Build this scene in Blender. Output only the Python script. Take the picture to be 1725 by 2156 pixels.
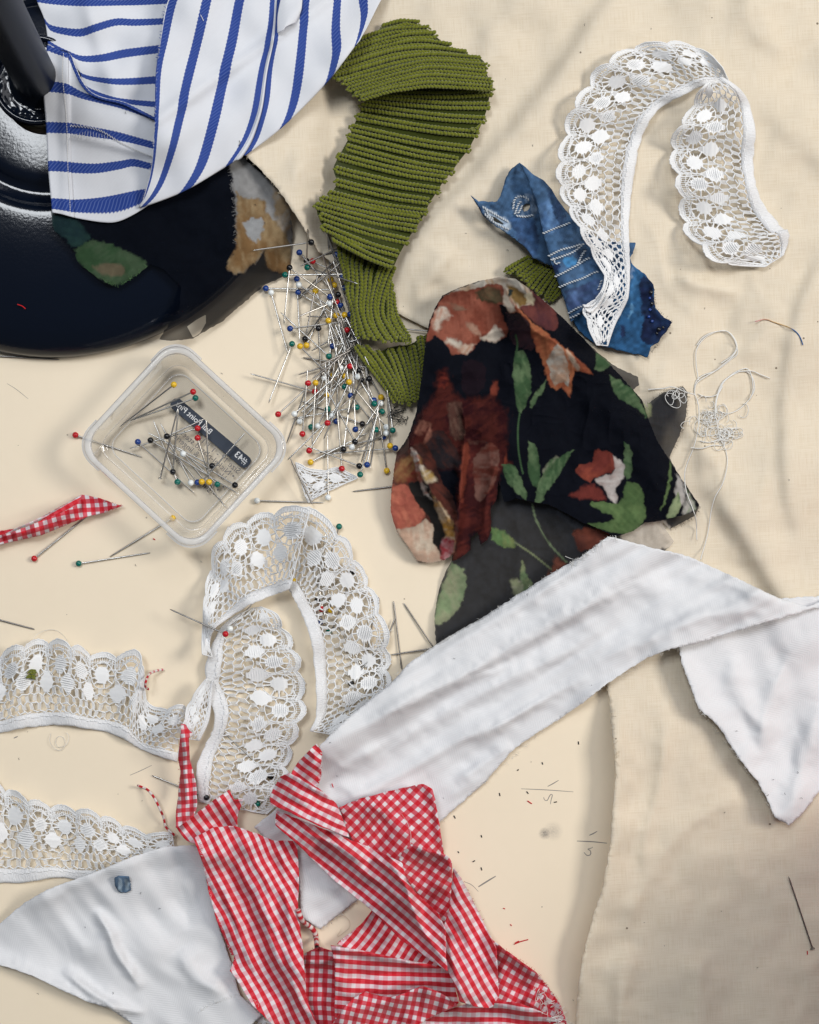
import bpy, math, random
import numpy as np
from mathutils import Vector, Matrix
from mathutils.geometry import delaunay_2d_cdt

random.seed(7)
rng = np.random.default_rng(7)
for o in list(bpy.data.objects):
    bpy.data.objects.remove(o)
scene = bpy.context.scene
C = scene.collection

# ---------------------------------------------------------------- camera
# layout units: 1 unit = 0.2 mm on the table top; the frame is 1725 x 2156 units
SC = 0.0002
FW, FH = 1725.0, 2156.0
NX, NY = 560.0, 1100.0        # the point of the table straight below the lens
CAMH = 0.60                   # lens height above the table
cam = bpy.data.cameras.new('camera')
cam.sensor_fit = 'VERTICAL'
cam.sensor_height = 24.0
cam.lens = 24.0 * CAMH / (FH * SC)
cam.shift_x = (FW / 2 - NX) / FH
cam.shift_y = -(FH / 2 - NY) / FH
cam.clip_start = 0.01
cam.clip_end = 20
camo = bpy.data.objects.new('camera', cam)
C.objects.link(camo)
camo.location = (0, 0, CAMH)
scene.camera = camo

# ---------------------------------------------------------------- light
world = bpy.data.worlds.new('World')
scene.world = world
world.use_nodes = True
bg = world.node_tree.nodes['Background']
bg.inputs[0].default_value = (0.86, 0.91, 1.0, 1)
bg.inputs[1].default_value = 0.09


def area(name, loc, target, size, sizey, power, col):
    l = bpy.data.lights.new(name, 'AREA')
    l.shape = 'RECTANGLE'
    l.size = size
    l.size_y = sizey
    l.energy = power
    l.color = col
    o = bpy.data.objects.new(name, l)
    C.objects.link(o)
    o.location = loc
    d = Vector(target) - Vector(loc)
    o.rotation_euler = d.to_track_quat('-Z', 'Y').to_euler()
    return o


area('ceiling_or_fill_lamp', (1.10, 0.26, 1.10), (0.05, 0.0, 0), 0.46, 0.46, 12.5, (1.0, 0.945, 0.87))
area('ceiling_or_fill_lamp', (-0.36, 0.53, 1.5), (-0.02, 0.05, 0), 0.30, 0.42, 9.0, (0.92, 0.96, 1.0))
area('ceiling_or_fill_lamp', (0.45, 1.05, 1.8), (0.08, 0.0, 0), 1.2, 1.2, 10.0, (0.97, 0.97, 1.0))  # added soft fill panel for general brightness, not an actual ceiling lamp

scene.view_settings.view_transform = 'Standard'
scene.view_settings.look = 'None'
scene.view_settings.gamma = 1
scene.view_settings.exposure = 0.16
scene.render.engine = 'CYCLES'
scene.cycles.max_bounces = 8
scene.cycles.transparent_max_bounces = 24
scene.cycles.caustics_reflective = False
scene.cycles.caustics_refractive = False


# ---------------------------------------------------------------- geometry helpers
def W(x, y, z):
    """layout x, y (0.2 mm) and height z (mm) -> world metres"""
    x = np.asarray(x, float); y = np.asarray(y, float); z = np.asarray(z, float) * 1e-3
    f = (CAMH - z) / CAMH
    return np.stack([(x - NX) * SC * f, -(y - NY) * SC * f, z + 0 * x], -1)


def fr(ox, oy, k):
    return lambda pts: [(ox + p[0] * k, oy + p[1] * k) + tuple(p[2:]) for p in pts]


R1 = fr(0, 0, .5); R2 = fr(862.5, 0, .5); R3 = fr(0, 690, .5)
R4 = fr(862.5, 690, .5); R5 = fr(0, 1397.25, .5); R6 = fr(862.5, 1397.25, .5)
ZH1 = fr(517.5, 469.2, .2); ZH2 = fr(517.5, 745.2, .2)
ZB = fr(138, 717.6, .28); ZB2 = fr(331.2, 814.2, .128)
ZK1 = fr(648.6, 27.6, .24); ZK2 = fr(648.6, 414, .21117)
ZF1 = fr(793.5, 565.8, .28); ZF2 = fr(793.5, 931.5, .42)
ZG = fr(538.2, 1552.5, .4); ZD = fr(966, 317.4, .28)
ZL = fr(372.6, 1021.2, .28); ZL1 = fr(1173, 69, .28)
ZQ = fr(0, 0, .36); ZLL = fr(0, 1276.5, .28); ZC = fr(345, 1345.5, .24); ZT = fr(1173, 621, .32)


def link(o, parent=None):
    C.objects.link(o)
    if parent is not None:
        o.parent = parent
    return o


def tag(o, label=None, cat=None, group=None, kind=None):
    if label: o['label'] = label
    if cat: o['category'] = cat
    if group: o['group'] = group
    if kind: o['kind'] = kind
    return o


def empty(name, x, y, label, cat, group=None, z=0.0):
    o = bpy.data.objects.new(name, None)
    o.empty_display_size = 0.005
    C.objects.link(o)
    return tag(o, label, cat, group, 'thing' if label else None)


class MB:
    """mesh collector"""
    def __init__(s):
        s.V = []; s.T = []; s.Q = []; s.n = 0; s.U = []; s.K = []

    def add(s, V, F, uv=None, col=None):
        V = np.asarray(V, float); F = np.asarray(F, int)
        (s.T if F.shape[1] == 3 else s.Q).append(F + s.n)
        s.V.append(V); s.n += len(V)
        s.U.append(np.zeros((len(V), 2)) if uv is None else uv)
        s.K.append(np.ones((len(V), 4)) if col is None else col)

    def build(s, name, mat, parent=None, smooth=True, uv=True, col=False, thick=0):
        V = np.concatenate(s.V)
        polys = [f for f in s.T] + [f for f in s.Q]
        me = bpy.data.meshes.new(name)
        me.vertices.add(len(V))
        me.vertices.foreach_set('co', V.astype(np.float32).ravel())
        tot = np.concatenate([np.full(len(f), f.shape[1]) for f in polys])
        idx = np.concatenate([f.ravel() for f in polys])
        me.loops.add(len(idx)); me.loops.foreach_set('vertex_index', idx.astype(np.int32))
        me.polygons.add(len(tot))
        me.polygons.foreach_set('loop_start', (np.cumsum(tot) - tot).astype(np.int32))
        me.update(calc_edges=True)
        me.validate()
        me.polygons.foreach_set('use_smooth', np.full(len(me.polygons), smooth))
        if uv:
            U = np.concatenate(s.U)
            l = me.uv_layers.new(name='UVMap')
            li = np.empty(len(me.loops), np.int32); me.loops.foreach_get('vertex_index', li)
            l.data.foreach_set('uv', U[li].astype(np.float32).ravel())
        if col:
            K = np.concatenate(s.K)
            a = me.color_attributes.new('Print', 'FLOAT_COLOR', 'POINT')
            a.data.foreach_set('color', K.astype(np.float32).ravel())
        me.materials.append(mat)
        o = link(bpy.data.objects.new(name, me), parent)
        if thick:
            m = o.modifiers.new('thickness', 'SOLIDIFY')
            m.thickness = thick * 1e-3
            m.offset = -1
        return o


def catmull(P, t):
    """P (n,d) control points, t in [0,n-1]"""
    P = np.asarray(P, float); n = len(P)
    t = np.clip(np.asarray(t, float), 0, n - 1 - 1e-9)
    i = np.floor(t).astype(int); f = (t - i)[:, None]
    g = lambda k: P[np.clip(k, 0, n - 1)]
    p0 = np.where((i - 1 < 0)[:, None], 2 * P[0] - P[min(1, n - 1)], g(i - 1))
    p3 = np.where((i + 2 > n - 1)[:, None], 2 * P[n - 1] - P[max(n - 2, 0)], g(i + 2))
    p1, p2 = g(i), g(i + 1)
    return 0.5 * (2 * p1 + (p2 - p0) * f + (2 * p0 - 5 * p1 + 4 * p2 - p3) * f ** 2 + (3 * p1 - p0 - 3 * p2 + p3) * f ** 3)


def resample(pts, step=None, n=None, smooth=True):
    pts = np.asarray(pts, float)
    if smooth and len(pts) > 2:
        pts = catmull(pts, np.linspace(0, len(pts) - 1, (len(pts) - 1) * 10 + 1))
    d = np.r_[0, np.cumsum(np.hypot(*(np.diff(pts[:, :2], axis=0).T)))]
    if n is None:
        n = max(2, int(round(d[-1] / step)) + 1)
    s = np.linspace(0, d[-1], n)
    return np.stack([np.interp(s, d, pts[:, k]) for k in range(pts.shape[1])], 1)


def tube(P, r, sides=5, mb=None, closed_ends=True, uv=None, col=None):
    """tube along world points P with radius r (metres, scalar or per point)"""
    P = np.asarray(P, float); n = len(P)
    r = np.broadcast_to(np.asarray(r, float), (n,))
    T = np.gradient(P, axis=0)
    T /= np.linalg.norm(T, axis=1)[:, None] + 1e-12
    up = np.tile([0, 0, 1.0], (n, 1))
    up[np.abs(T[:, 2]) > .95] = [1, 0, 0]
    A = np.cross(T, up); A /= np.linalg.norm(A, axis=1)[:, None] + 1e-12
    B = np.cross(A, T)
    a = np.arange(sides) * 2 * math.pi / sides
    V = P[:, None] + r[:, None, None] * (np.cos(a)[None, :, None] * A[:, None] + np.sin(a)[None, :, None] * B[:, None])
    V = V.reshape(-1, 3)
    i = np.arange(n - 1)[:, None] * sides; j = np.arange(sides)[None]
    k = (j + 1) % sides
    F = np.stack([i + j, i + sides + j, i + sides + k, i + k], -1).reshape(-1, 4)
    kk = None if col is None else np.repeat(col, sides, 0)
    if mb is not None:
        mb.add(V, F, None, kk)
    return V, F


def ball(c, r, seg=12, rings=8):
    V = [(0, 0, 1)]
    for i in range(1, rings):
        t = math.pi * i / rings
        for j in range(seg):
            p = 2 * math.pi * j / seg
            V.append((math.sin(t) * math.cos(p), math.sin(t) * math.sin(p), math.cos(t)))
    V.append((0, 0, -1))
    T = []; Q = []
    for j in range(seg):
        T.append((0, 1 + j, 1 + (j + 1) % seg))
    for i in range(rings - 2):
        for j in range(seg):
            a = 1 + i * seg + j; b = 1 + i * seg + (j + 1) % seg
            Q.append((a, a + seg, b + seg, b))
    e = len(V) - 1; s0 = 1 + (rings - 2) * seg
    for j in range(seg):
        T.append((s0 + j, e, s0 + (j + 1) % seg))
    return np.array(V) * r + np.asarray(c), np.array(T), np.array(Q)


def inpoly(px, py, poly):
    poly = np.asarray(poly, float)
    ins = np.zeros(px.shape, bool)
    x0, y0 = poly[-1][:2]
    for x1, y1 in poly[:, :2]:
        c = ((y0 > py) != (y1 > py))
        with np.errstate(divide='ignore', invalid='ignore'):
            xx = (x1 - x0) * (py - y0) / (y1 - y0 + 1e-12) + x0
        ins ^= c & (px < xx)
        x0, y0 = x1, y1
    return ins


def polydist(px, py, line):
    """distance to a polyline and position 0..1 along it"""
    line = np.asarray(line, float)[:, :2]
    seg = np.diff(line, axis=0); L = np.hypot(seg[:, 0], seg[:, 1]); tot = L.sum(); acc = 0
    best = np.full(px.shape, 1e9); tt = np.zeros(px.shape); side = np.zeros(px.shape)
    for (x0, y0), (dx, dy), l in zip(line[:-1], seg, L):
        f = np.clip(((px - x0) * dx + (py - y0) * dy) / (l * l + 1e-9), 0, 1)
        ex = px - x0 - f * dx; ey = py - y0 - f * dy
        d = np.hypot(ex, ey)
        m = d < best
        best = np.where(m, d, best); tt = np.where(m, (acc + f * l) / tot, tt)
        side = np.where(m, np.sign(dx * ey - dy * ex), side)
        acc += l
    return best, tt, side


def vnoise(x, y, scale, seed=0):
    g = np.random.default_rng(seed).random((64, 64)) * 2 - 1
    x = np.asarray(x) / scale; y = np.asarray(y) / scale
    i = np.floor(x).astype(int); j = np.floor(y).astype(int)
    f = x - i; h = y - j
    f = f * f * (3 - 2 * f); h = h * h * (3 - 2 * h)
    G = lambda a, b: g[a % 64, b % 64]
    return (G(i, j) * (1 - f) * (1 - h) + G(i + 1, j) * f * (1 - h) + G(i, j + 1) * (1 - f) * h + G(i + 1, j + 1) * f * h)


def ridges(x, y, rs):
    """rs: (polyline, half width, height mm[, skew]); a soft fold along each line"""
    z = np.zeros(np.shape(x))
    for r in rs:
        line, w, h = r[:3]
        d, t, s = polydist(x, y, resample(line, 12))
        if len(r) > 3:
            w = np.where(s > 0, w * r[3], w)
        e = np.clip(np.minimum(t, 1 - t) * 5, 0, 1) ** .8
        if len(r) > 4 and r[4]:
            e = 1.0
        d = np.maximum(d + .30 * w * vnoise(x, y, np.mean(w) * 1.6, 77) + .12 * w * vnoise(x, y, np.mean(w) * .7, 78), 0)
        d = np.sqrt(d ** 2 + (.22 * w) ** 2) - .22 * w
        z = z + h * np.exp(-(d / w) ** 1.3) * e
    return z


def along(deg, L, wd, amp, seed=1):
    """long soft folds running in one direction"""
    c, s = math.cos(math.radians(deg)), math.sin(math.radians(deg))
    def f(x, y):
        a = x * c + y * s; b = -x * s + y * c
        b = b + .5 * wd * vnoise(a, b, L * .7, seed + 60)
        n = vnoise(a * wd / L, b, wd, seed + 61) + .45 * vnoise(a * wd / L * 1.3, b, wd * .45, seed + 62)
        return amp * (n + 1)
    return f


# ---------------------------------------------------------------- height of what already lies on the table
HS = 4.0
HX0, HY0 = -200.0, -200.0
HN, HM = int(2150 / HS), int(2600 / HS)
HF = np.zeros((HM, HN))


def hsamp(A, x, y):
    u = np.clip((np.asarray(x) - HX0) / HS, 0, HN - 1.001); v = np.clip((np.asarray(y) - HY0) / HS, 0, HM - 1.001)
    i = u.astype(int); j = v.astype(int); f = u - i; g = v - j
    return A[j, i] * (1 - f) * (1 - g) + A[j, i + 1] * f * (1 - g) + A[j + 1, i] * (1 - f) * g + A[j + 1, i + 1] * f * g


def maxf(A, r):
    for ax in (0, 1):
        B = A.copy()
        for k in range(1, r + 1):
            s1 = np.roll(A, k, ax); s2 = np.roll(A, -k, ax)
            B = np.maximum(B, np.maximum(s1, s2))
        A = B
    return A


def boxf(A, r):
    for ax in (0, 1):
        P = np.concatenate([np.repeat(A.take([0], ax), r + 1, ax), A, np.repeat(A.take([-1], ax), r, ax)], ax)
        c = np.cumsum(P, ax)
        n = A.shape[ax]
        A = (c.take(range(2 * r + 1, 2 * r + 1 + n), ax) - c.take(range(0, n), ax)) / (2 * r + 1)
    return A


def drape_field(r=5):
    return np.maximum(boxf(boxf(maxf(HF, 2 * r), r), r), HF)


def hput(x, y, z):
    global HF
    A = np.zeros_like(HF)
    i = np.clip(((np.asarray(x) - HX0) / HS).round().astype(int), 0, HN - 1)
    j = np.clip(((np.asarray(y) - HY0) / HS).round().astype(int), 0, HM - 1)
    np.maximum.at(A, (j, i), z)
    HF = np.maximum(HF, maxf(A, 1))


def cdt(outline, step, holes=(), edge_step=None, jag=0, seed=1):
    """triangulate an outline (layout units): returns points, tris, boundary"""
    es = edge_step or step
    b = resample(list(outline) + [outline[0]], es, smooth=False)[:-1]
    if jag:
        n = len(b)
        t = np.roll(b, -1, 0) - np.roll(b, 1, 0)
        t /= np.hypot(t[:, 0], t[:, 1])[:, None] + 1e-9
        r = np.random.default_rng(seed)
        off = r.normal(0, jag, n)
        off = (off + np.roll(off, 1)) / 1.4
        b = b + np.stack([-t[:, 1], t[:, 0]], 1) * off[:, None]
    loops = [b] + [resample(list(h) + [h[0]], es, smooth=False)[:-1] for h in holes]
    x0, y0 = b.min(0); x1, y1 = b.max(0)
    hh = step * .866
    ys = np.arange(y0, y1, hh)
    pts = []
    for k, yy in enumerate(ys):
        xs = np.arange(x0 + (k % 2) * step / 2, x1, step)
        pts.append(np.stack([xs, np.full_like(xs, yy)], 1))
    pts = np.concatenate(pts)
    m = inpoly(pts[:, 0], pts[:, 1], b)
    for h in loops[1:]:
        m &= ~inpoly(pts[:, 0], pts[:, 1], h)
    pts = pts[m]
    keep = np.ones(len(pts), bool)
    for lp in loops:
        for q in lp:
            near = (np.abs(pts[:, 0] - q[0]) < step * .55) & (np.abs(pts[:, 1] - q[1]) < step * .55)
            keep &= ~near
    pts = pts[keep]
    allp = np.concatenate(loops + [pts])
    faces = []; k = 0
    for lp in loops:
        faces.append(list(range(k, k + len(lp)))); k += len(lp)
    edges = [(f[i], f[(i + 1) % len(f)]) for f in faces for i in range(len(f))]
    vs, es_, fs, *_ = delaunay_2d_cdt([Vector(p) for p in allp], edges, [], 0, 1e-5)
    vs = np.array([(v.x, v.y) for v in vs])
    fs = np.array([f for f in fs if len(f) == 3])
    c = vs[fs].mean(1)
    m = inpoly(c[:, 0], c[:, 1], b)
    for h in loops[1:]:
        m &= ~inpoly(c[:, 0], c[:, 1], h)
    fs = fs[m]
    a = vs[fs]
    cr = (a[:, 1, 0] - a[:, 0, 0]) * (a[:, 2, 1] - a[:, 0, 1]) - (a[:, 1, 1] - a[:, 0, 1]) * (a[:, 2, 0] - a[:, 0, 0])
    fs = np.where((cr > 0)[:, None], fs[:, ::-1], fs)
    return vs, fs, b


def cloth(name, outline, mat, parent=None, step=5, rs=(), lift=0.5, noise=((60, .6), (22, .15)), ang=0.0, bend=None,
          dr=5, holes=(), jag=0.0, seed=1, paint=None, thick=0.35, alpha=None, put=True, warp=None, zf=None, hold=True, crump=(), curl=0.0):
    """a piece of cloth lying on whatever is already there"""
    vs, fs, b = cdt(outline, step, holes, min(step, 4), jag, seed)
    x, y = vs[:, 0], vs[:, 1]
    zb = (hsamp(drape_field(dr), x, y) if hold else 0 * x)
    z = zb + lift
    for k, (sc, am) in enumerate(noise):
        z = z + am * (vnoise(x, y, sc, seed * 10 + k) + .6)
    for k, (sc, am) in enumerate(crump):          # crumpled: small sharp creases
        n_ = vnoise(x + .6 * sc * vnoise(x, y, sc * 1.7, seed + 40), y + .6 * sc * vnoise(x, y, sc * 1.7, seed + 41), sc, seed + 30 + k)
        z = z + am * (1 - np.abs(n_)) ** 3 * (.5 + .5 * vnoise(x, y, sc * 2.5, seed + 50 + k))
    if curl:                                     # lifted, uneven cut edges
        bb = np.concatenate([b, b[:1]])[::3]
        dd, tt, _ = polydist(x, y, bb)
        z = z + curl * np.exp(-dd / 7.0) * np.clip(.35 + .9 * vnoise(tt * 900, 0 * tt, 60, seed + 90), 0, 1)
    z = z + ridges(x, y, rs)
    if zf is not None:
        z = z + zf(x, y)
    z = np.maximum(z, zb + .25 + .1 * (vnoise(x, y, 15, 9) + 1))
    a = np.full(len(x), math.radians(ang))
    cx, cy = x.mean(), y.mean()
    if bend is not None:
        a = a + bend * ((x - cx) * math.cos(a[0]) + (y - cy) * math.sin(a[0])) / 2
    xx, yy = x - cx, y - cy
    if warp is not None:
        wx, wy = warp(x, y); xx = xx + wx; yy = yy + wy
    u = (xx * np.cos(a) + yy * np.sin(a)) * .2
    v = (-xx * np.sin(a) + yy * np.cos(a)) * .2
    col = None
    if paint is not None:
        col = paint(x, y)
    mb = MB(); mb.add(W(x, y, z), fs, np.stack([u, v], 1), col)
    o = mb.build(name, mat, parent, col=paint is not None, thick=thick)
    if put:
        hput(x, y, z)
    return o, b


def fray(edge, parent, mat, n=60, ln=(5, 14), r=0.07, name='frayed_edge', spread=.7, zup=.3, seed=3, curl=.25):
    """loose threads along an edge polyline (layout units); outwards = to the right of travel"""
    e = resample(edge, 3, smooth=False)
    rg = np.random.default_rng(seed)
    mb = MB()
    for _ in range(n):
        k = rg.integers(0, len(e) - 1)
        p = e[k]; t = e[min(k + 1, len(e) - 1)] - e[max(k - 1, 0)]
        t = t / (np.hypot(*t[:2]) + 1e-9)
        a = math.atan2(t[0], -t[1]) + rg.normal(0, spread)
        L = rg.uniform(*ln)
        q = []
        bend = rg.normal(0, curl)
        for s in np.linspace(-.25, 1, 5):
            q.append((p[0] + math.cos(a + bend * s) * L * s, p[1] + math.sin(a + bend * s) * L * s))
        q = np.array(q)
        zz = hsamp(HF, q[:, 0], q[:, 1]); z0 = hsamp(HF, p[0], p[1])
        z = np.maximum(zz + .1, z0 * np.linspace(1.0, .5, 5) + .1) + zup * rg.random()
        tube(W(q[:, 0], q[:, 1], z), r * 1e-3, 3, mb)
    o = mb.build(name, mat, parent)
    o['kind'] = 'stuff'
    return o


def thread(name, pts, r, mat, parent=None, zoff=.3, step=6, sides=5, wav=0, lift=None, col=None):
    q = resample(pts, step)
    x, y = q[:, 0], q[:, 1]
    z = hsamp(HF, x, y) + zoff
    z = np.maximum.reduce([z, np.roll(z, 1), np.roll(z, -1)])
    z = np.convolve(np.pad(z, 3, 'edge'), np.ones(7) / 7, 'valid')
    if wav:
        z = z + wav * (1 + np.sin(np.arange(len(x)) * .23))
    if lift is not None:
        z = z + np.interp(np.linspace(0, 1, len(x)), np.linspace(0, 1, len(lift)), lift)
    mb = MB(); tube(W(x, y, z), r * 1e-3, sides, mb, col=None if col is None else col(np.linspace(0, 1, len(x))))
    return mb.build(name, mat, parent, col=col is not None)


# ---------------------------------------------------------------- materials
class NT:
    def __init__(s, name):
        s.m = bpy.data.materials.new(name); s.m.use_nodes = True
        s.t = s.m.node_tree; s.t.nodes.clear()
        s.out = s.t.nodes.new('ShaderNodeOutputMaterial')

    def n(s, typ, **kw):
        nd = s.t.nodes.new('ShaderNode' + typ)
        for k, v in kw.items():
            if k.startswith('i_'):
                key = k[2:]
                s.set(nd, int(key) if key.isdigit() else key.replace('_', ' '), v)
            else:
                setattr(nd, k, v)
        return nd

    def set(s, nd, key, v):
        i = nd.inputs[key]
        if isinstance(v, bpy.types.NodeSocket):
            s.t.links.new(v, i)
        else:
            if isinstance(v, tuple) and len(v) == 3 and i.type == 'RGBA':
                v = v + (1,)
            i.default_value = v

    def math(s, op, a, b=None, c=None):
        nd = s.n('Math', operation=op)
        s.set(nd, 0, a)
        if b is not None: s.set(nd, 1, b)
        if c is not None: s.set(nd, 2, c)
        return nd.outputs[0]

    def mix(s, f, a, b, mode='MIX'):
        nd = s.n('Mix', data_type='RGBA', blend_type=mode)
        s.set(nd, 0, f); s.set(nd, 6, a); s.set(nd, 7, b)
        return nd.outputs[2]

    def ramp(s, f, *stops, interp='LINEAR'):
        nd = s.n('ValToRGB'); cr = nd.color_ramp; cr.interpolation = interp
        while len(cr.elements) < len(stops): cr.elements.new(.5)
        for e, (p, c) in zip(cr.elements, stops):
            e.position = p; e.color = tuple(c) + (1,) if len(c) == 3 else c
        s.set(nd, 0, f)
        return nd.outputs[0]

    def uv(s):
        nd = s.n('UVMap'); nd.uv_map = 'UVMap'
        return nd.outputs[0]

    def xyz(s, v):
        nd = s.n('SeparateXYZ'); s.set(nd, 0, v); return nd.outputs

    def scale(s, v, sx, sy, sz=1):
        nd = s.n('Mapping'); s.set(nd, 0, v); nd.inputs[3].default_value = (sx, sy, sz)
        return nd.outputs[0]

    def noise(s, v, sc, det=2, rough=.5):
        nd = s.n('TexNoise'); s.set(nd, 'Vector', v); s.set(nd, 'Scale', sc); s.set(nd, 'Detail', det); s.set(nd, 'Roughness', rough)
        return nd.outputs[0]

    def bump(s, h, st, dist=.0002, normal=None):
        nd = s.n('Bump'); s.set(nd, 'Strength', st); s.set(nd, 'Distance', dist); s.set(nd, 'Height', h)
        if normal is not None: s.set(nd, 'Normal', normal)
        return nd.outputs[0]

    def bsdf(s, col, rough=.85, normal=None, sheen=0.0, spec=.2, **kw):
        nd = s.n('BsdfPrincipled')
        s.set(nd, 'Base Color', col); s.set(nd, 'Roughness', rough); s.set(nd, 'Specular IOR Level', spec)
        if sheen: s.set(nd, 'Sheen Weight', sheen)
        if normal is not None: s.set(nd, 'Normal', normal)
        for k, v in kw.items(): s.set(nd, k.replace('_', ' '), v)
        return nd.outputs[0]

    def done(s, sh):
        s.t.links.new(sh, s.out.inputs[0]); return s.m

    def mixsh(s, f, a, b):
        nd = s.n('MixShader'); s.set(nd, 0, f); s.set(nd, 1, a); s.set(nd, 2, b); return nd.outputs[0]


def weave_height(k, uv, period, u2=None):
    """plain weave relief: uv in mm"""
    x = k.xyz(uv)
    a = k.math('SINE', k.math('MULTIPLY', x[0], 2 * math.pi / period))
    b = k.math('SINE', k.math('MULTIPLY', x[1], 2 * math.pi / period))
    return k.math('MULTIPLY', a, b)


def m_plain(name, col, rough=.8, **kw):
    k = NT(name)
    return k.done(k.bsdf(col, rough, **kw))


def m_muslin():
    k = NT('muslin'); uv = k.uv()
    wu = k.noise(k.scale(uv, 3.6, .10), 1, 2); wv = k.noise(k.scale(uv, .10, 3.6), 1, 2)
    f = k.math('ADD', wu, wv)
    base = k.ramp(f, (.70, (.645, .56, .43)), (1.0, (.685, .605, .48)), (1.30, (.72, .645, .525)))
    blotch = k.noise(k.scale(uv, .02, .02), 1, 3)
    base = k.mix(k.math('MULTIPLY', blotch, .35), base, (.64, .55, .42))
    vo = k.n('TexVoronoi', feature='F1'); k.set(vo, 'Vector', k.scale(uv, .16, .16)); k.set(vo, 'Scale', 1.0)
    rnd = k.xyz(vo.outputs['Color'])[0]
    spot = k.math('LESS_THAN', vo.outputs['Distance'], k.math('MULTIPLY', k.math('POWER', rnd, 5), .085))
    base = k.mix(k.math('MULTIPLY', spot, .8), base, (.10, .07, .045))
    h = k.math('ADD', k.math('MULTIPLY', weave_height(k, uv, .9), .6), f)
    return k.done(k.bsdf(base, .9, k.bump(h, .09, .00025), sheen=.0, spec=.08))


def m_herring(name='white_herringbone_twill', col=(.74, .75, .77)):
    k = NT(name); uv = k.uv(); x = k.xyz(uv)
    tri = k.math('PINGPONG', x[0], 7.5)
    ph = k.math('ADD', x[1], k.math('MULTIPLY', tri, .9))
    ln = k.math('SINE', k.math('MULTIPLY', ph, 2 * math.pi / 1.25))
    n1 = k.noise(k.scale(uv, .9, .05), 1, 2)
    c = k.mix(k.math('MULTIPLY_ADD', ln, .06, .10), col, (.54, .55, .58))
    c = k.mix(k.math('MULTIPLY', n1, .3), c, (.62, .63, .655))
    return k.done(k.bsdf(c, .85, k.bump(ln, .16, .00015), sheen=.0, spec=.06))


def m_gingham(name, hard=False, p=3.75, red=(.55, .008, .020), mid=(.60, .095, .125), pale=(.70, .43, .48)):
    """woven check: u runs across the strong stripes"""
    k = NT(name); uv = k.uv()
    wob = k.noise(k.scale(uv, .12, .12), 1, 1)
    x = k.xyz(uv)
    def band(c, soft=.035):
        f = k.math('PINGPONG', k.math('ADD', k.math('DIVIDE', c, p), 100), .5)       # 0..0.5
        nd = k.n('MapRange'); k.set(nd, 0, f); k.set(nd, 1, .235 - soft); k.set(nd, 2, .235 + soft)
        return nd.outputs[0]
    su = band(k.math('ADD', x[0], k.math('MULTIPLY', wob, .5)))
    sv = band(k.math('ADD', x[1], k.math('MULTIPLY', wob, .5)))
    fine = k.noise(k.scale(uv, 5, .4), 1, 1)
    fine2 = k.noise(k.scale(uv, .4, 5), 1, 1)
    white = (.72, .70, .73)
    if hard:
        a = k.mix(sv, mid, red)       # red warp crossed by white / red weft
        b = k.mix(sv, white, mid)
    else:
        a = k.mix(sv, (.62, .040, .060), red)
        b = k.mix(sv, white, pale)
    c = k.mix(su, b, a)
    c = k.mix(k.math('MULTIPLY', k.math('SUBTRACT', fine, .35), .35), c, (.66, .24, .27))
    h = k.math('ADD', fine, fine2)
    return k.done(k.bsdf(c, .85, k.bump(h, .25, .00015), sheen=.1, spec=.15))


def m_stripe():
    """v counts the stripes, u in mm along them"""
    k = NT('blue_striped_twill'); uv = k.uv(); x = k.xyz(uv)
    f = k.math('PINGPONG', k.math('ADD', x[1], 100), .5)
    tw = k.math('PINGPONG', k.math('ADD', k.math('MULTIPLY', x[0], .62), k.math('MULTIPLY', x[1], 9.0)), .5)
    edge = k.math('MULTIPLY_ADD', k.math('SUBTRACT', tw, .25), .05, .138)
    s = k.math('LESS_THAN', f, edge)
    n1 = k.noise(k.scale(uv, .35, 6), 1, 3)
    lines = k.n('MapRange'); k.set(lines, 0, tw); k.set(lines, 1, .30); k.set(lines, 2, .48)
    blue = k.mix(k.math('MULTIPLY', lines.outputs[0], .55), (.022, .052, .25), (.15, .22, .46))
    wh = k.mix(k.math('MULTIPLY', n1, .3), (.67, .69, .735), (.56, .585, .63))
    wh = k.mix(k.math('MULTIPLY', tw, .16), wh, (.53, .55, .60))
    c = k.mix(s, wh, blue)
    return k.done(k.bsdf(c, .85, k.bump(tw, .25, .0002), spec=.12))


def m_print(name, rough=.85, spec=.15, weave=.6, bs=.3, sheen=.1, alpha=False, mult=1.0, grain=.25):
    k = NT(name); uv = k.uv()
    a = k.n('VertexColor'); a.layer_name = 'Print'
    g = k.noise(k.scale(uv, 2.2, 2.2), 1, 2)
    c = k.mix(k.math('MULTIPLY', g, grain), a.outputs[0], (0, 0, 0))
    c = k.mix(k.math('MULTIPLY', k.math('SUBTRACT', g, .5), .25), c, (.5, .5, .5), 'LINEAR_LIGHT') if False else c
    h = k.math('ADD', weave_height(k, uv, weave), g)
    sh = k.bsdf(c, rough, k.bump(h, bs, .00015), sheen=sheen, spec=spec)
    if alpha:
        tr = k.n('BsdfTransparent')
        sh = k.mixsh(a.outputs[1], tr.outputs[0], sh)
    return k.done(sh)


def m_lace(name='white_lace_cotton', t=.15, rib=True):
    k = NT(name); uv = k.uv()
    x = k.xyz(uv)
    h = k.math('SINE', k.math('MULTIPLY', x[0], 2 * math.pi / .7))
    c = k.mix(k.math('MULTIPLY_ADD', h, .10, .10), (.92, .93, .94), (.80, .81, .83))
    b = k.bsdf(c, .8, k.bump(h, .5, .0002), spec=.15)
    tl = k.n('BsdfTranslucent'); k.set(tl, 0, (.85, .86, .88))
    return k.done(k.mixsh(t, b, tl.outputs[0]))


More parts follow.
